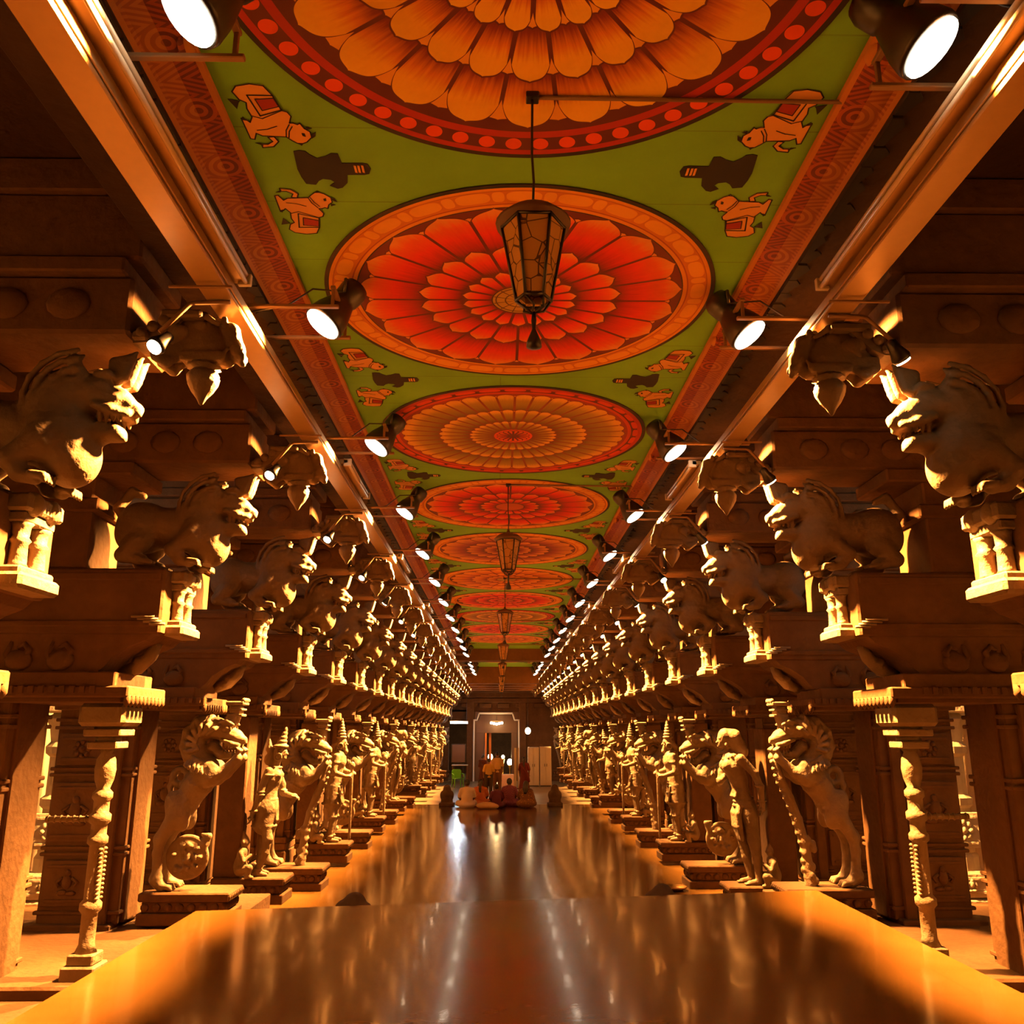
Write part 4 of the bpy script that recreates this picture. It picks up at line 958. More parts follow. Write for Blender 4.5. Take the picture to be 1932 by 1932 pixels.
def stat_kind(sd, n):
    if n < 2: return None
    if n % 2 == 0: return 'roundel' if (sd < 0 and n % 4 == 2) or (sd > 0 and n % 4 == 0) else 'stem'
    k = (n - 3) // 2
    return (['dancer', 'warrior', 'warrior', 'leaning'] if sd < 0 else ['leaning', 'warrior', 'warrior', 'dancer'])[k % 4]
count = {}
for n in range(NP):
    for sd in (-1, 1):
        x, y = root_xy(sd, n); m = (-sd, 1, 1); s_ = SIDE[sd]; zf = FAR_Z if y > FAR_Y else 0.0
        p = place(pil['colonette' if n < 2 else 'plain'], (x, y, 0), m)
        tag(p, '%s carved stone pillar from the camera in the %s row%s' % (nth(n), s_, ', with a slim banded colonette' if n < 2 else ''), 'pillar', 'carved pillars of the %s row' % s_, 'thing')
        k = stat_kind(sd, n)
        if k:
            count[sd, k] = count.get((sd, k), 0)
            if n == 2: z, sc = .80, .91
            elif k in ('roundel', 'stem'): z, sc = .34, 1.07
            else: z, sc = {'dancer': .56, 'leaning': .42, 'warrior': .40}[k], {'dancer': .93, 'leaning': .92, 'warrior': .98}[k]
            o = place(pro[k], (x + (-sd) * (.02 if k in ('roundel', 'stem') else .0), y - .06, z), (m[0] * sc, sc, sc))
            tag(o, '%s, statue at the %s pillar, %s row' % (STAT[k], nth(n), s_), 'statue', 'pillar statues of the %s row' % s_)
            count[sd, k] += 1
        o = place(lion, (x - sd * .64, y - .10, 3.742), m)
        tag(o, 'stone lion crouching high on the corbel of the %s pillar in the %s row' % (nth(n), s_), 'lion bracket', 'lions on the corbels of the %s row' % s_)
        o = place(lo, (x - sd * .64, y - .15, 3.72), m)
        tag(o, 'lit beast-head bracket with hanging lotus bud above the %s pillar, %s row' % (nth(n), s_), 'bracket', 'lotus brackets of the %s row' % s_)
for n in range(-1, 18):
    for sd in (-1, 1):
        x, y = TRX[sd], Y0 + BAY * n + (.22 if sd < 0 else .34)
        xs = x + (.12 if sd > 0 else -.01); o = place(spot, (xs, y, TRZ), (-sd, 1, 1)); s_ = SIDE[sd]
        tag(o, 'black spotlight with glowing lens, %s from the camera along the %s ceiling edge' % (nth(n + 1), s_), 'spotlight', 'spotlights along the %s ceiling edge' % s_)
        L = bpy.data.lights.get('spot_beam') or bpy.data.lights.new('spot_beam', 'SPOT')
        L.energy = SPOT_W; L.color = LAMP_COL; L.spot_size = R(74); L.spot_blend = .5; L.shadow_soft_size = .07
        lo_ = bpy.data.objects.new('spot_beam', L); d = Vector((-.70 * -sd, -.30, -.60)).normalized()
        lo_.location = (xs - sd * LX + ax.x * -sd * .03, y + ax.y * .03 + .0, TRZ + LZ - .03)
        lo_.rotation_euler = d.to_track_quat('-Z', 'Y').to_euler(); COL.objects.link(lo_)
        if n >= 0:
            o = place(flood_away if (n in (0, 1, 2) and sd > 0) or n in (4, 7, 11) else flood, (x, y - .58, TRZ), (-sd, 1, 1))
            tag(o, 'small floodlight on a bent rod above the %s pillar, %s row' % (nth(n), s_), 'floodlight', 'small floodlights of the %s row' % s_)
# steel trunking and the unlit fluorescent battens clipped to it
for sd in (-1, 1):
    x = TRX[sd]; a, b = sorted((x, x + sd * .16)); s_ = SIDE[sd]
    t = empty('cable_trunking', (x, 0, TRZ)); tag(t, 'long pale steel trunking under the %s edge of the ceiling' % s_, 'trunking')
    MB().box(a - x, b - x, -4, 50, -.02, .035, .006).build('channel', M['steel'], t)
    MB().box(min(0, -sd * .012), max(0, -sd * .012), -4, 50, .0, .055, .003).build('lip', M['steel'], t)
    for i, (y, ln) in enumerate(((2.2, 2.35), (8.0, 1.25), (12.6, 1.25), (17.6, 1.25), (22.6, 1.25), (27.6, 1.25))):
        f = empty('fluorescent_batten', (x - sd * .035, y, TRZ + .058)); tag(f, 'unlit twin-tube fluorescent batten on the %s trunking, %s from the camera' % (s_, nth(i)), 'light fitting', 'unlit battens on the trunking')
        MB().box(-.045, .045, 0, ln, 0, .045, .006).build('body', M['steel'], f)
        for q in (-1, 1): MB().tube([(-sd * .05, .04, .004 + (.03 if q > 0 else -.012)), (-sd * .05, ln - .04, .004 + (.03 if q > 0 else -.012))], .014, 8).build('tube', M['tube'], f)
        for yy in (.0, ln - .03): MB().box(min(-sd * .075, 0), max(-sd * .075, 0), yy, yy + .03, -.02, .05, .004).build('end_cap', M['white_paint'], f)
# ------------------------------------------------------------------ far end: gateway wall, shrine, furniture
def at(px, py, Y):                                   # a point of the plane at distance Y
    a = R(14.08); v = (966 - py) / 1650; u = (px - 966) / 1650; b = R(.81)
    d = Vector((u, math.cos(a) - v * math.sin(a), v * math.cos(a) + math.sin(a)))
    d = Vector((d.x * math.cos(b) + d.y * math.sin(b), -d.x * math.sin(b) + d.y * math.cos(b), d.z))
    t = Y / d.y; return Vector((d.x * t, Y, CZ + d.z * t))
gl, gr = at(894, 1400, END_Y).x, at(979, 1400, END_Y).x
gt = at(930, 1346, END_Y).z; gs = at(893, 1358, END_Y).z
we = empty('wall_end', (0, END_Y, 0)); tag(we, kind='structure', label='brown stone wall with the gateway at the far end of the hall')
mb = MB(); mb.box(-7.2, gl - 1.45, 0, .6, FAR_Z, 5.9); mb.box(gl - .42, gl, -.25, .6, FAR_Z, 5.9, .02); mb.box(gr, gr + .42, -.25, .6, FAR_Z, 5.9, .02); mb.box(gr + .42, 7.4, 0, .6, FAR_Z, 5.9); mb.box(gl - 1.45, gr + .01, 0, .6, gt + .1, 5.9); mb.box(gl - 1.5, gl - .40, .0, .55, 2.95, gt + .2)
mb.build('masonry', M['stone'], we)
mb = MB(); mb.box(-4.6, 5.0, -.35, 0, gt + .9, gt + 1.2, .03); mb.box(-4.6, 5.0, -.28, 0, gt + .6, gt + .86, .03)
for q in range(9): mb.box(-4.3 + q * 1.05, -3.6 + q * 1.05, -.22, 0, gt + .32, gt + .56, .02)
mb.build('cornice', M['stone'], we)
dr = empty('door_1', (0, END_Y, 0)); tag(dr, kind='structure', label='gateway with whitewashed outline and stepped corners at the far end')
w_ = .07; c0, c1 = at(904, 1346, END_Y).x, at(967, 1346, END_Y).x
mb = MB()
mb.box(c0, c1, -.30, -.05, gt - .05, gt + .05, .01); mb.box(gl - .04, gl + w_ - .02, -.30, -.05, FAR_Z, gs, .01); mb.box(gr - w_ + .02, gr + .04, -.30, -.05, FAR_Z, gs, .01)
mb.box(gl - .04, c0 - .1, -.30, -.05, gs - .06, gs + .02, .01); mb.box(c1 + .1, gr + .04, -.30, -.05, gs - .06, gs + .02, .01)
for xa, xb in ((c0 - .12, c0), (c1 + .12, c1)): mb.tube([(xa, -.18, gs - .02), (xa + (xb - xa) * .35, -.18, gs + .12), (xb, -.18, gt)], .045, 6)
mb.build('white_outline', M['white_line'], dr)
ig = at(915, 1383, END_Y); ih = at(965, 1383, END_Y)
mb = MB(); mb.box(gl, gr, .1, .5, ig.z, gt + .1, .01); mb.box(gl, ig.x - .02, .1, .5, FAR_Z, ig.z); mb.box(ih.x, gr, .1, .5, FAR_Z, ig.z); mb.build('inner_frame', M['wood'], dr)
mb = MB(); mb.box(ig.x, ig.x + .10, .02, .12, FAR_Z, ig.z, .01); mb.box(ig.x + .22, ig.x + .36, .6, .75, FAR_Z, ig.z, .01); mb.build('orange_post', plain('orange painted post', (.75, .20, .02), .5), dr)
# shrine room behind the gateway
t_ = MB(); t_.box(-4, 4.2, 9, 9.2, FAR_Z, 5); t_.box(-4.2, -4, .6, 9, FAR_Z, 5); t_.box(4.2, 4.4, .6, 9, FAR_Z, 5); t_.box(-4, 4.2, .6, 9, 4.6, 4.8)
o = t_.build('wall_shrine', M['stone']); o.location = (0, END_Y, 0); tag(o, kind='structure')
o = MB().box(-4, 4.2, .5, 9, FAR_Z - .2, FAR_Z + .02).build('floor_shrine', M['far_floor']); o.location = (0, END_Y, 0); tag(o, kind='structure')
def lamp_point(loc, col, wts, r=.05):
    L = bpy.data.lights.new('lamp_light', 'POINT'); L.energy = wts; L.color = col; L.shadow_soft_size = r
    o = bpy.data.objects.new('lamp_light', L); o.location = loc; COL.objects.link(o)
# hanging lamp cluster in the gateway
p = at(937, 1364, END_Y - .5); cl = empty('hanging_lamp_cluster', p); tag(cl, 'cluster of warm globe lamps hanging in the top of the gateway', 'hanging lamp')
mb = MB()
for q in range(5): mb.ball((-.30 + q * .15, .0, -.03 * (2 - abs(q - 2))), .075, 10, 6)
mb.build('globes', M['warm'], cl); MB().box(-.38, .38, -.03, .03, .08, .13, .01).build('bar', M['rod'], cl); MB().tube([(0, 0, .1), (0, .28, .40)], .012, 6).build('stem', M['wire'], cl)
lamp_point(p + Vector((0, -.3, -.15)), (1, .55, .2), 40)
p = at(866, 1363.5, END_Y - 4); cf = empty('cool_tube_light', p); tag(cf, 'bluish white tube light glowing to the left of the gateway', 'tube light')
MB().box(-.50, .50, -.05, .05, .05, .09, .01).build('body', M['white_paint'], cf); MB().lathe([(.045, -.46), (.045, .46)], 10, (0, 0), 'x').build('tube', M['cool'], cf)
for q in (-.4, .4): MB().tube([(q, 0, .09), (q, 0, 5.72 - p.z)], .008, 6).build('cable', M['wire'], cf)
lamp_point(p + Vector((0, -.15, -.08)), (.8, .9, 1.0), 45)
p = at(996, 1379, END_Y - 3); bl = empty('bare_bulb_lamp', p); tag(bl, 'bright bare bulb hanging to the right of the gateway', 'bulb')
mb = MB().ball((0, 0, 0), (.15, .15, .18), 12, 8); mb.build('bulb', M['warm'], bl); MB().lathe([(.05, .16), (.05, .30)], 8).build('holder', M['black_metal'], bl); MB().tube([(0, 0, .3), (0, 0, 3.0)], .01, 6).build('cable', M['wire'], bl)
lamp_point(p + Vector((0, -.3, -.2)), (1, .68, .34), 45)
# shrine lamps
for q, (px, py, r) in enumerate(((925, 1428, .16), (949, 1428, .10), (962, 1438, .17))):
    p = at(px, py, END_Y + 5); e = empty('shrine_lamp', p); tag(e, ('warm oil lamp glowing behind the head of the standing worshipper', 'small gold oil lamp in the shrine, left of the white one', 'white lamp glowing in the shrine right of the standing man')[q], 'oil lamp')
    mb = MB().ball((0, 0, 0), (r, r, r * 1.2), 10, 6); mb.build('flame', M['cool' if q == 2 else 'warm'], e)
    MB().lathe([(.14, -p.z + FAR_Z + .02), (.05, -p.z + FAR_Z + .1), (.04, -.45), (.12, -r - .05), (.12, -r)], 12).build('brass_stand', plain('brass', (.6, .32, .06), .3, 1.0), e)
lamp_point(at(940, 1425, END_Y + 4), (1, .62, .25), 160)
# altar table with glowing front seen between the people
p0, p1 = at(945, 1462, 46), at(969, 1500, 46)
al = empty('offering_table', ((p0.x + p1.x) / 2, 46.3, FAR_Z)); tag(al, 'low table under a pale lit cloth in front of the gateway', 'table')
hw = (p1.x - p0.x) / 2; hh = p0.z - FAR_Z
MB().box(-hw, hw, -.3, .3, hh - .04, hh, .01).build('tabletop', M['wood'], al); MB().box(-hw - .015, hw + .015, -.32, .32, .03, hh + .012, .015).build('tablecloth', plain('peach cloth', (.85, .52, .34), .8), al)
lamp_point(at(955, 1466, 45.4) + Vector((0, -.1, .9)), (1, .55, .25), 22)
# furniture
def cabinet(px0, px1, pyt, Y, lab, doors=2):
    a, b = at(px0, pyt, Y), at(px1, pyt, Y); wd = b.x - a.x; H = a.z - FAR_Z
    c = empty('steel_cabinet', (a.x, Y, FAR_Z)); tag(c, lab, 'cabinet')
    MB().box(0, wd, 0, .5, .05, H, .01).build('body', M['white_paint'], c)
    for q in range(doors):
        d = MB().box(q * wd / doors + .015, (q + 1) * wd / doors - .015, -.02, .0, .10, H - .05, .006).build('door', M['white_paint'], c)
        MB().box((q + .82 - .64 * (q % 2)) * wd / doors - .012, (q + .82 - .64 * (q % 2)) * wd / doors + .012, -.05, -.02, H * .5, H * .5 + .14, .004).build('handle', M['black_metal'], d)
    MB().box(.03, wd - .03, .03, .47, 0, .05).build('base', M['black_metal'], c)
cabinet(996, 1017, 1410, 47, 'pale steel cabinet nearer the gateway, right of the standing woman'); cabinet(1018.5, 1040, 1409, 47, 'pale steel cabinet beside the right row of statues')
a = at(970, 1411, 45); pb = empty('display_board', (a.x, 45, FAR_Z)); tag(pb, 'narrow tall pale board standing at the right edge of the gateway', 'board')
MB().box(0, .12, 0, .06, .05, a.z - FAR_Z, .006).build('panel', M['white_paint'], pb); MB().box(.17, .24, .02, .06, .05, a.z - FAR_Z, .006).build('panel', M['white_paint'], pb); MB().box(-.05, .28, -.12, .18, 0, .05, .008).build('foot', M['wood'], pb)
a, b = at(853, 1405, 49), at(877, 1438, 49); bd = empty('notice_board', (a.x, 49, b.z)); tag(bd, 'dark board on the wall under the bluish tube light', 'board')
MB().box(0, b.x - a.x, 0, .05, 0, a.z - b.z, .01).build('panel', M['wood'], bd); MB().box(-.04, b.x - a.x + .04, .05, .09, -.04, a.z - b.z + .04, .01).build('frame', M['black_metal'], bd)
for q in (.1, b.x - a.x - .1): MB().box(q - .03, q + .03, .04, .09, FAR_Z - b.z, 0).build('leg', M['black_metal'], bd)
a = at(852, 1443, 48); tb = empty('side_table', (a.x, 48, FAR_Z)); tag(tb, 'dark side table below the notice board', 'table')
hh = a.z - FAR_Z; MB().box(0, .85, 0, .5, hh - .05, hh, .01).build('tabletop', M['white_paint'], tb)
for x_ in (.03, .79):
    for y_ in (.03, .44): MB().box(x_, x_ + .04, y_, y_ + .04, 0, hh - .05).build('leg', M['wood'], tb)
# green plastic armchair
c0 = at(863, 1484, 46); ch = empty('plastic_chair', (c0.x, 46.2, FAR_Z), .35); tag(ch, 'green plastic armchair under the bluish tube light', 'chair')
mb = MB(); mb.box(-.23, .23, -.22, .22, .42, .45, .02); mb.build('seat', M['green'], ch)
mb = MB(); mb.prism([(-.24, .45), (-.25, .80), (-.18, .88), (.18, .88), (.25, .80), (.24, .45)], .20, .235); mb.build('backrest', M['green'], ch)
for sx in (-1, 1):
    mb = MB().tube([(sx * .24, .22, .68), (sx * .28, .05, .67), (sx * .27, -.2, .64), (sx * .25, -.22, .44)], .022, 6); mb.build('armrest', M['green'], ch)
    for sy in (-1, 1): MB().tube([(sx * .21, sy * .19, .43), (sx * .24, sy * .23, 0)], [.03, .022], 6).build('leg', M['green'], ch)

# ------------------------------------------------------------------ lanterns
lant = empty('hexagonal_lantern')
def hexa(r0, z0, r1, z1, w=None): return MB().lathe([(r0, z0), (r1, z1)], 6, smooth=False)
glass = NT('frosted lantern glass'); gp = glass.coord('Object'); gw = glass.nd('ShaderNodeTexVoronoi', {'Vector': gp, 'Scale': 13.0}, feature='DISTANCE_TO_EDGE').outputs[0]
gm = glass.m('LESS_THAN', gw, .028); M['lglass'] = glass.fin(glass.mix(gm, (.50, .29, .09), (.07, .035, .012)), .35)
for q in range(6):
    a0, a1 = q * PI / 3, (q + 1) * PI / 3
    P = lambda r, a, z: (r * math.cos(a), r * math.sin(a), z)
    mb = MB().add([P(.075, a0, .02), P(.075, a1, .02), P(.138, a1, .36), P(.138, a0, .36), P(.069, a0, .022), P(.069, a1, .022), P(.132, a1, .362), P(.132, a0, .362)], [(0, 1, 2, 3), (7, 6, 5, 4), (0, 4, 5, 1), (3, 2, 6, 7), (0, 3, 7, 4), (1, 5, 6, 2)])
    mb.build('glass_pane', M['lglass'], lant)
mb = MB()
for q in range(6):
    a0 = q * PI / 3; a1 = a0 + PI / 3; P = lambda r, a, z: (r * math.cos(a), r * math.sin(a), z)
    mb.tube([P(.076, a0, .0), P(.141, a0, .37)], .0075, 6)
    for r, z in ((.078, .005), (.141, .365)): mb.tube([P(r, a0, z), P(r, a1, z)], .0075, 6)
    mb.tube([P(.074, a0, .0), P(.05, a0 + .5, -.035), P(.012, a0, -.05)], .006, 5)
mb.build('frame', M['black_metal'], lant)
MB().lathe([(.165, .37), (.17, .385), (.12, .43), (.05, .455), (.02, .47), (.012, .50)], 24).build('hood', M['wood'], lant)
MB().lathe([(.008, -.05), (.012, -.09), (.008, -.13), (.018, -.155), (.032, -.19), (.034, -.215), (.012, -.22)], 10).build('finial', M['black_metal'], lant)
MB().tube([(0, 0, .50), (.004, 0, .6), (-.004, .0, .75), (0, 0, ZC - (CZ + 1.83))], .006, 6).build('hanging_wire', M['wire'], lant)
MB().tube([(0, 0, ZC - CZ - 1.83 - .02), (1.75, .0, ZC - CZ - 1.83 - .03)], .011, 6).build('conduit', M['rod'], lant)
MB().box(-.03, .03, -.03, .03, ZC - CZ - 1.83 - .035, ZC - CZ - 1.83 - .003, .004).build('ceiling_hook', M['black_metal'], lant)
kids = tree(None)
for i in range(7):
    y = 3.5 + 6.65 * i
    o = lant if i == 0 else dup(lant, kids)
    o.location = (.145 if i == 0 else X0 - .03, y, CZ + 1.83)
    tag(o, '%s hexagonal hanging lantern from the camera, dark frame and brown glass panes' % nth(i), 'lantern', 'lanterns down the middle of the hall')

# ------------------------------------------------------------------ carved balustrade ends at the two flights of steps
def volute():
    s = Sculpt((-.3, -.3, -.85), (.3, .3, .2), .013)
    s.box((0, 0, -.4), (.16, .12, .4), .05, .03); s.chain([(0, -.10, -.02), (0, .0, .05), (0, .1, .0)], [.10, .12, .10], .04, fy=1.0)
    s.ell((-.08, 0, .02), (.13, .14, .09), .03); s.ell((.08, 0, .0), (.12, .14, .08), .03)
    for m in (1, -1): s.tor((m * .14, 0, -.05), .08, .03, 0, .02)
    return s.mesh('volute')
VO = volute(); M['vol'] = stone('dark weathered granite', (.06, .04, .025), (.09, .06, .038), (.12, .085, .055))
for (px, py, lab) in ((669, 1700, 'dark rounded stone balustrade end at the step on the left'), (1250, 1684, 'dark rounded stone balustrade end at the step on the right')):
    Yv = 9.3 if px < 900 else 9.75; p = at(px, py, Yv); o = mobj('balustrade_end', VO, M['vol'], None, (p.x, Yv, NEAR_Z - .10), (.9, .9, .9)); tag(o, lab, 'balustrade', 'stone balustrade ends')
st_me = pedestal(9)
def stump():
    s = Sculpt((-.4, -.35, -.02), (.4, .35, .95), .016)
    s.chain([(0, 0, .1), (0, 0, .45), (0, 0, .62)], [.24, .21, .16], .06, fy=.9); s.ell((0, 0, .72), (.13, .13, .13), .05); s.ell((-.19, 0, .42), (.08, .1, .16), .05); s.ell((.19, 0, .42), (.08, .1, .16), .05); s.box((0, 0, .06), (.3, .26, .06), .02, .03)
    return s.mesh('stump')
SP = stump()
for (px, lab) in ((843, 'dark squat stone guardian at the floor edge left of the seated people'), (1047, 'dark squat stone guardian at the floor edge right of the seated people')):
    p = at(px, 1519, 30.6); o = mobj('stone_guardian', SP, M['vol'], None, (p.x, 30.6, 0), (.85, .85, .8)); tag(o, lab, 'stone figure', 'stone guardians at the far floor edge')
# small brass offering plate by the right row, flower scraps on the left step
p = at(1272, 1634, 14.6); pt = mobj('offering_plate', MB().lathe([(.10, .0), (.17, .03), (.19, .055), (.185, .06), (.15, .03), (.02, .02)], 20).mesh('offering_plate'), plain('brass plate', (.55, .33, .10), .35, .8), None, (p.x, 14.6, 0)); tag(pt, 'shallow round offering plate on the floor by the right statues', 'plate')

# ------------------------------------------------------------------ people near the far end of the polished floor
def cloth_mat(name, c, c2=None, kind=None):
    n = NT(name); p = n.coord('Object')
    base = c
    if kind == 'plaid':
        ck = n.nd('ShaderNodeTexChecker', {'Vector': p, 'Scale': 34.0, 'Color1': (*c, 1), 'Color2': (*c2, 1)}); base = ck.outputs[0]
    elif kind == 'floral':
        v = n.nd('ShaderNodeTexVoronoi', {'Vector': p, 'Scale': 16.0}).outputs[0]; base = n.ramp(v, [(.15, c2), (.35, c)])
    elif kind == 'border':
        _, _, z = n.xyz(p); base = n.mix(n.m('LESS_THAN', z, .14), c, c2)
    w_ = n.noise(7, 3, p); base = n.mix(n.m('MULTIPLY', w_, .35), base, tuple(x * .5 for x in c))
    return n.fin(base, .85, n.bump(w_, .3, .02))
def head(s, c, f=1, sc=1.0):                      # head with a face towards +y*f
    x, y, z = c
    s.ell(c, (.072 * sc, .09 * sc, .105 * sc), .02); s.ell((x, y + f * .035, z - .065 * sc), (.05 * sc, .055 * sc, .05 * sc), .03)
    s.cap((x, y + f * .085, z + .0), (x, y + f * .105, z - .025), .012, .016, .012); s.ell((x, y + f * .085, z - .055), (.026, .016, .008), .008)
    for m in (1, -1): s.ell((x + m * .03, y + f * .082, z + .012), (.014, .01, .009), .006); s.ell((x + m * .075, y, z - .01), (.014, .022, .03), .008)
def seated_body(armout=0):
    s = Sculpt((-.5, -.35, -.02), (.5, .6, .95), .014)
    s.chain([(0, .0, .10), (0, -.02, .30), (0, .0, .48)], [.15, .13, .135], .06, fy=.8); s.cap((-.12, 0, .50), (.12, 0, .50), .07, .07, .05)
    s.cap((0, .0, .52), (0, .02, .62), .05, .045, .03); head(s, (0, .04, .71))
    for m in (1, -1):
        s.chain([(m * .17, .0, .50), (m * .23, .04, .30), (m * (.16 if not armout else .26), .20, .18)], [.052, .042, .034], .025); hand(s, (m * (.16 if not armout else .26), .21, .18), (-m * .4, 1, -.3), (0, 0, 1), 1.0, .6)
        s.chain([(m * .10, .03, .10), (m * .25, .25, .11), (m * .02, .34, .07)], [.10, .075, .05], .04); s.chain([(m * .02, .34, .05), (-m * .08, .38, .045)], [.04, .03], .02)
    return s.mesh('body')
def seated_clothes(kind):
    s = Sculpt((-.56, -.4, -.02), (.56, .62, .8), .015)
    s.chain([(0, .0, .10), (0, -.02, .30), (0, .0, .47)], [.185, .16, .16], .06, fy=.85); s.cap((-.14, 0, .50), (.14, 0, .50), .085, .085, .05)
    for m in (1, -1):
        s.chain([(m * .17, .0, .50), (m * .225, .03, .34)], [.075, .066], .03)
        s.chain([(m * .11, .0, .10), (m * .24, .25, .11), (m * .04, .34, .07)], [.12, .085, .075], .05)
    s.ell((0, .0, .08), (.25, .22, .10), .05)
    if kind == 'sari': s.chain([(-.15, -.08, .54), (.0, -.15, .38), (.20, -.10, .10)], [.05, .06, .09], .03); s.ell((.0, -.12, .06), (.27, .2, .08), .05)
    if kind == 'wide': s.ell((.02, .0, .12), (.31, .28, .14), .06); s.chain([(.14, -.05, .5), (.25, .0, .2)], [.08, .09], .05)
    s.ell((0, .02, .60), (.058, .06, .05), .02, sub=True)
    return s.mesh('clothing')
def hair(kind, seated=True):
    s = Sculpt((-.2, -.25, .2), (.2, .2, 1.0), .012)
    s.ell((0, .018, .735), (.086, .095, .098), .02); s.ell((0, .135, .68), (.09, .075, .12), .01, sub=True)
    if kind == 'bun': s.ell((0, -.09, .70), (.055, .05, .055), .02)
    if kind == 'braid': s.chain([(0, -.07, .68), (0, -.13, .55), (.01, -.16, .42), (.01, -.17, .30)], [.05, .042, .036, .022], .02)
    if kind == 'long': s.chain([(0, -.04, .70), (0, -.11, .58), (0, -.15, .48)], [.085, .085, .06], .03)
    return s.mesh('hair')
SB = seated_body(); HR = {k: hair(k) for k in ('short', 'bun', 'braid', 'long')}; SC = {k: seated_clothes(k) for k in ('shirt', 'sari', 'wide')}
def person(px, Y, z, label, ck, cm, hk, sc=1.0, rz=0.0, group='people seated at the far end of the polished floor'):
    p = at(px, 1519, Y); o = empty('person', (p.x, Y, z), rz, (sc, sc, sc)); tag(o, label, 'person', group)
    mobj('body', SB, M['skin'], o); mobj('clothing', SC[ck].copy(), cm, o); mobj('hair', HR[hk], M['hair'], o); return o
SY = 30.45
person(881, SY -.55, 0, 'person in a white top seated leftmost of the row, black hair', 'shirt', cloth_mat('white cotton', (.80, .72, .62)), 'bun', 1.06, .12)
person(906, SY +.18, 0, 'person in an orange wrap with a long black braid, seated', 'sari', cloth_mat('orange sari', (.55, .17, .05), (.6, .35, .05), 'floral'), 'braid', 1.02, -.1)
person(937, SY -.55, 0, 'small person in dark purple seated in the middle of the row', 'shirt', cloth_mat('purple cotton', (.10, .02, .07)), 'short', .88, .05)
person(961, SY +.18, 0, 'person in a purple checked shirt seated right of the middle', 'shirt', cloth_mat('purple plaid', (.13, .025, .09), (.24, .07, .14), 'plaid'), 'short', 1.06, .0)
person(992, SY -.55, 0, 'person wrapped in wide patterned brown cloth, seated at the right end', 'wide', cloth_mat('patterned brown cloth', (.16, .08, .03), (.42, .24, .06), 'floral'), 'long', 1.0, -.15)
e = mobj('cloth_bundle', MB().ball((0, 0, .10), (.34, .2, .11), 14, 8).ball((.2, -.05, .08), (.2, .15, .09), 12, 6).mesh('cloth_bundle'), cloth_mat('cream cloth', (.62, .45, .22)), None, (at(918, 1519, 29.4).x, 29.4, 0)); tag(e, 'cream cloth bundle on the floor in front of the orange-clad person', 'bundle')
def standing_body():
    s = Sculpt((-.42, -.35, -.02), (.42, .4, 1.78), .015)
    for m in (1, -1):
        s.chain([(m * .09, 0, .86), (m * .10, .01, .47), (m * .10, -.02, .09)], [.088, .06, .042], .03); s.chain([(m * .10, -.03, .045), (m * .11, .14, .03)], [.045, .034], .02)
        s.chain([(m * .17, 0, 1.36), (m * .24, .0, 1.10), (m * .22, .10, .88)], [.052, .043, .034], .025); hand(s, (m * .22, .11, .87), (-m * .1, .4, -1), (0, 1, 0), 1.0, .4)
    s.chain([(0, 0, .90), (0, -.01, 1.10), (0, 0, 1.30)], [.135, .115, .135], .05, fy=.75); s.cap((-.13, 0, 1.36), (.13, 0, 1.36), .068, .068, .05)
    s.cap((0, 0, 1.38), (0, .02, 1.48), .05, .046, .03); head(s, (0, .03, 1.58)); return s.mesh('body')
def standing_top():
    s = Sculpt((-.42, -.3, .8), (.42, .3, 1.5), .015)
    s.chain([(0, 0, .88), (0, -.01, 1.10), (0, 0, 1.30)], [.175, .155, .16], .05, fy=.8); s.cap((-.13, 0, 1.35), (.13, 0, 1.35), .085, .085, .05)
    for m in (1, -1): s.chain([(m * .17, 0, 1.35), (m * .235, .0, 1.12)], [.075, .068], .03)
    s.ell((0, .02, 1.46), (.06, .065, .05), .02, sub=True); return s.mesh('shirt')
def standing_bottom(skirt):
    s = Sculpt((-.45, -.35, -.0), (.45, .4, 1.05), .015)
    if skirt:
        s.chain([(0, 0, .95), (0, 0, .6), (0, .0, .08)], [.165, .21, .26], .04, fy=.85)
        for q in range(12): a = 2 * PI * q / 12; s.chain([(.16 * math.cos(a), .13 * math.sin(a), .8), (.26 * math.cos(a), .22 * math.sin(a), .06)], [.03, .035], .02)
    else:
        for m in (1, -1): s.chain([(m * .09, 0, .88), (m * .105, .01, .47), (m * .105, -.01, .07)], [.125, .095, .08], .03)
        s.ell((0, 0, .92), (.17, .14, .12), .04)
    return s.mesh('skirt' if skirt else 'trousers')
def sari_fold():
    s = Sculpt((-.35, -.32, .3), (.35, .3, 1.5), .015)
    s.chain([(-.15, .1, 1.40), (-.13, -.10, 1.38), (.02, -.175, 1.15), (.18, -.16, .92), (.22, -.12, .6)], [.045, .06, .07, .07, .08], .03); return s.mesh('shoulder_fold')
TB = standing_body(); TS = standing_top(); TT = standing_bottom(False); TK = standing_bottom(True); TF = sari_fold()
def standing(px, Y, label, top, bottom, skirt, hk, sc=1.0, rz=0.0):
    p = at(px, 1480, Y); o = empty('person', (p.x, Y, FAR_Z), rz, (sc, sc, sc)); tag(o, label, 'person', 'people standing before the gateway')
    mobj('body', TB, M['skin'], o); mobj('shirt', TS.copy(), top, o); b = TK if skirt else TT; mobj(b.name.split('.')[0], b.copy(), bottom, o)
    if skirt: mobj('shoulder_fold', TF.copy(), bottom, o)
    mobj('hair', HR[hk], M['hair'], o, (0, 0, .87))
standing(938, 43.2, 'tall person in a cream shirt standing before the gateway', cloth_mat('cream shirt', (.55, .36, .14)), cloth_mat('brown trousers', (.14, .06, .025)), False, 'short', 1.06, .1)
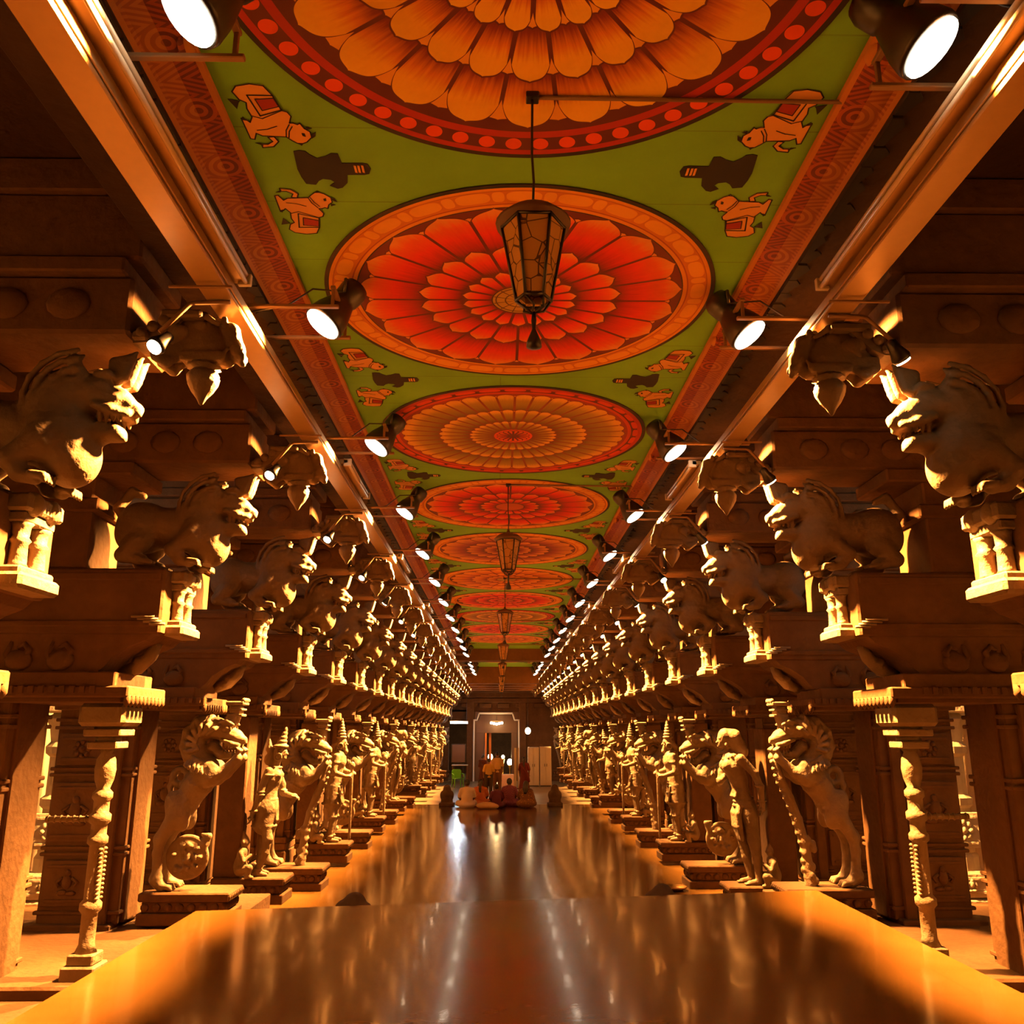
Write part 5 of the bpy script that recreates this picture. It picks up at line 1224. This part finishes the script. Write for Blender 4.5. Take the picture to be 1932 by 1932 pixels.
standing(922, 40.6, 'person in a yellow blouse standing behind the seated people', cloth_mat('yellow blouse', (.52, .34, .07)), cloth_mat('dark skirt', (.03, .018, .012)), False, 'bun', .93, .15)
standing(911, 45.5, 'person in dark maroon standing left of the yellow blouse', cloth_mat('dark maroon', (.07, .012, .01)), cloth_mat('dark maroon skirt', (.06, .012, .01)), True, 'bun', .95, -.6)
standing(989, 41.5, 'person in a dark red sari standing by the cabinets', cloth_mat('dark red blouse', (.14, .012, .008)), cloth_mat('dark red sari', (.11, .012, .008), (.5, .16, .03), 'border'), True, 'braid', .95, -.15)
# ------------------------------------------------------------------ side aisles: second row of pale pillars, strip lamps under the aisle roof
ap = empty('aisle_pillar')
mb = MB(); mb.box(-.32, .32, -.32, .32, 0, .5, .02); mb.box(-.26, .26, -.26, .26, .5, .8, .015); mb.lathe([(.25, .8), (.25, .95), (.22, 1.0), (.22, 1.5), (.26, 1.54), (.26, 1.62), (.21, 1.66), (.21, 2.1), (.26, 2.14), (.27, 2.22), (.22, 2.28), (.25, 2.45), (.30, 2.55), (.22, 2.62)], 16, (0, 0), smooth=False); mb.box(-.36, .36, -.36, .36, 2.62, 2.8, .02); mb.build('shaft', M['pale'], ap)
mb = MB(); mb.box(-.5, .5, -.3, .3, 2.8, 3.05, .02); mb.box(-.8, .8, -.28, .28, 3.05, 3.4, .03); mb.build('capital', M['pale'], ap)
MB().box(-.3, .3, -.28, .28, 3.4, 5.72, .02).build('upper_shaft', M['pale'], ap)
relief_panel(-.24, .24, .52, .78, -.27, 'figure').build('relief_panel', M['pale'], ap); relief_panel(-.2, .2, 1.06, 1.46, -.23, 'rosette').build('relief_panel', M['pale'], ap)
bt = empty('strip_lamp'); MB().box(-.05, .05, -.6, .6, .0, .06, .01).build('body', M['white_paint'], bt); MB().lathe([(.02, -.56), (.02, .56)], 8, (0, -.03), 'y').build('tube', glow('aisle tube', (1.0, .92, .78), 8), bt)
for sx in (-.4, .4): MB().tube([(0, sx, .06), (0, sx, .9)], .008, 5).build('cable', M['wire'], bt)
kids = tree(None); first = {'p': True, 'b': True}
for n in range(0, 9):
    for sd in (-1, 1):
        loc = (X0 + sd * 5.4, Y0 + BAY * n + 1.25, 0)
        o = ap if first['p'] else dup(ap, kids); first['p'] = False; o.location = loc; o.scale = (-sd, 1, 1)
        tag(o, '%s pale aisle pillar from the camera behind the %s row' % (nth(n), SIDE[sd]), 'pillar', 'pale pillars of the %s aisle' % SIDE[sd], 'thing')
for n in (1, 3, 5, 8):
    for sd in (-1, 1):
        loc = (X0 + sd * 4.75, Y0 + BAY * n + .1, 4.82 - .0)
        o = bt if first['b'] else dup(bt, kids); first['b'] = False; o.location = (loc[0], loc[1] + 1.15, loc[2])
        tag(o, 'strip lamp under the roof of the %s aisle, %s from the camera' % (SIDE[sd], nth((1, 3, 5, 8).index(n))), 'tube light', 'strip lamps of the aisles')
        lamp_point((loc[0], loc[1] + 1.15, loc[2] - .15), (1.0, .86, .66), 24, .3)
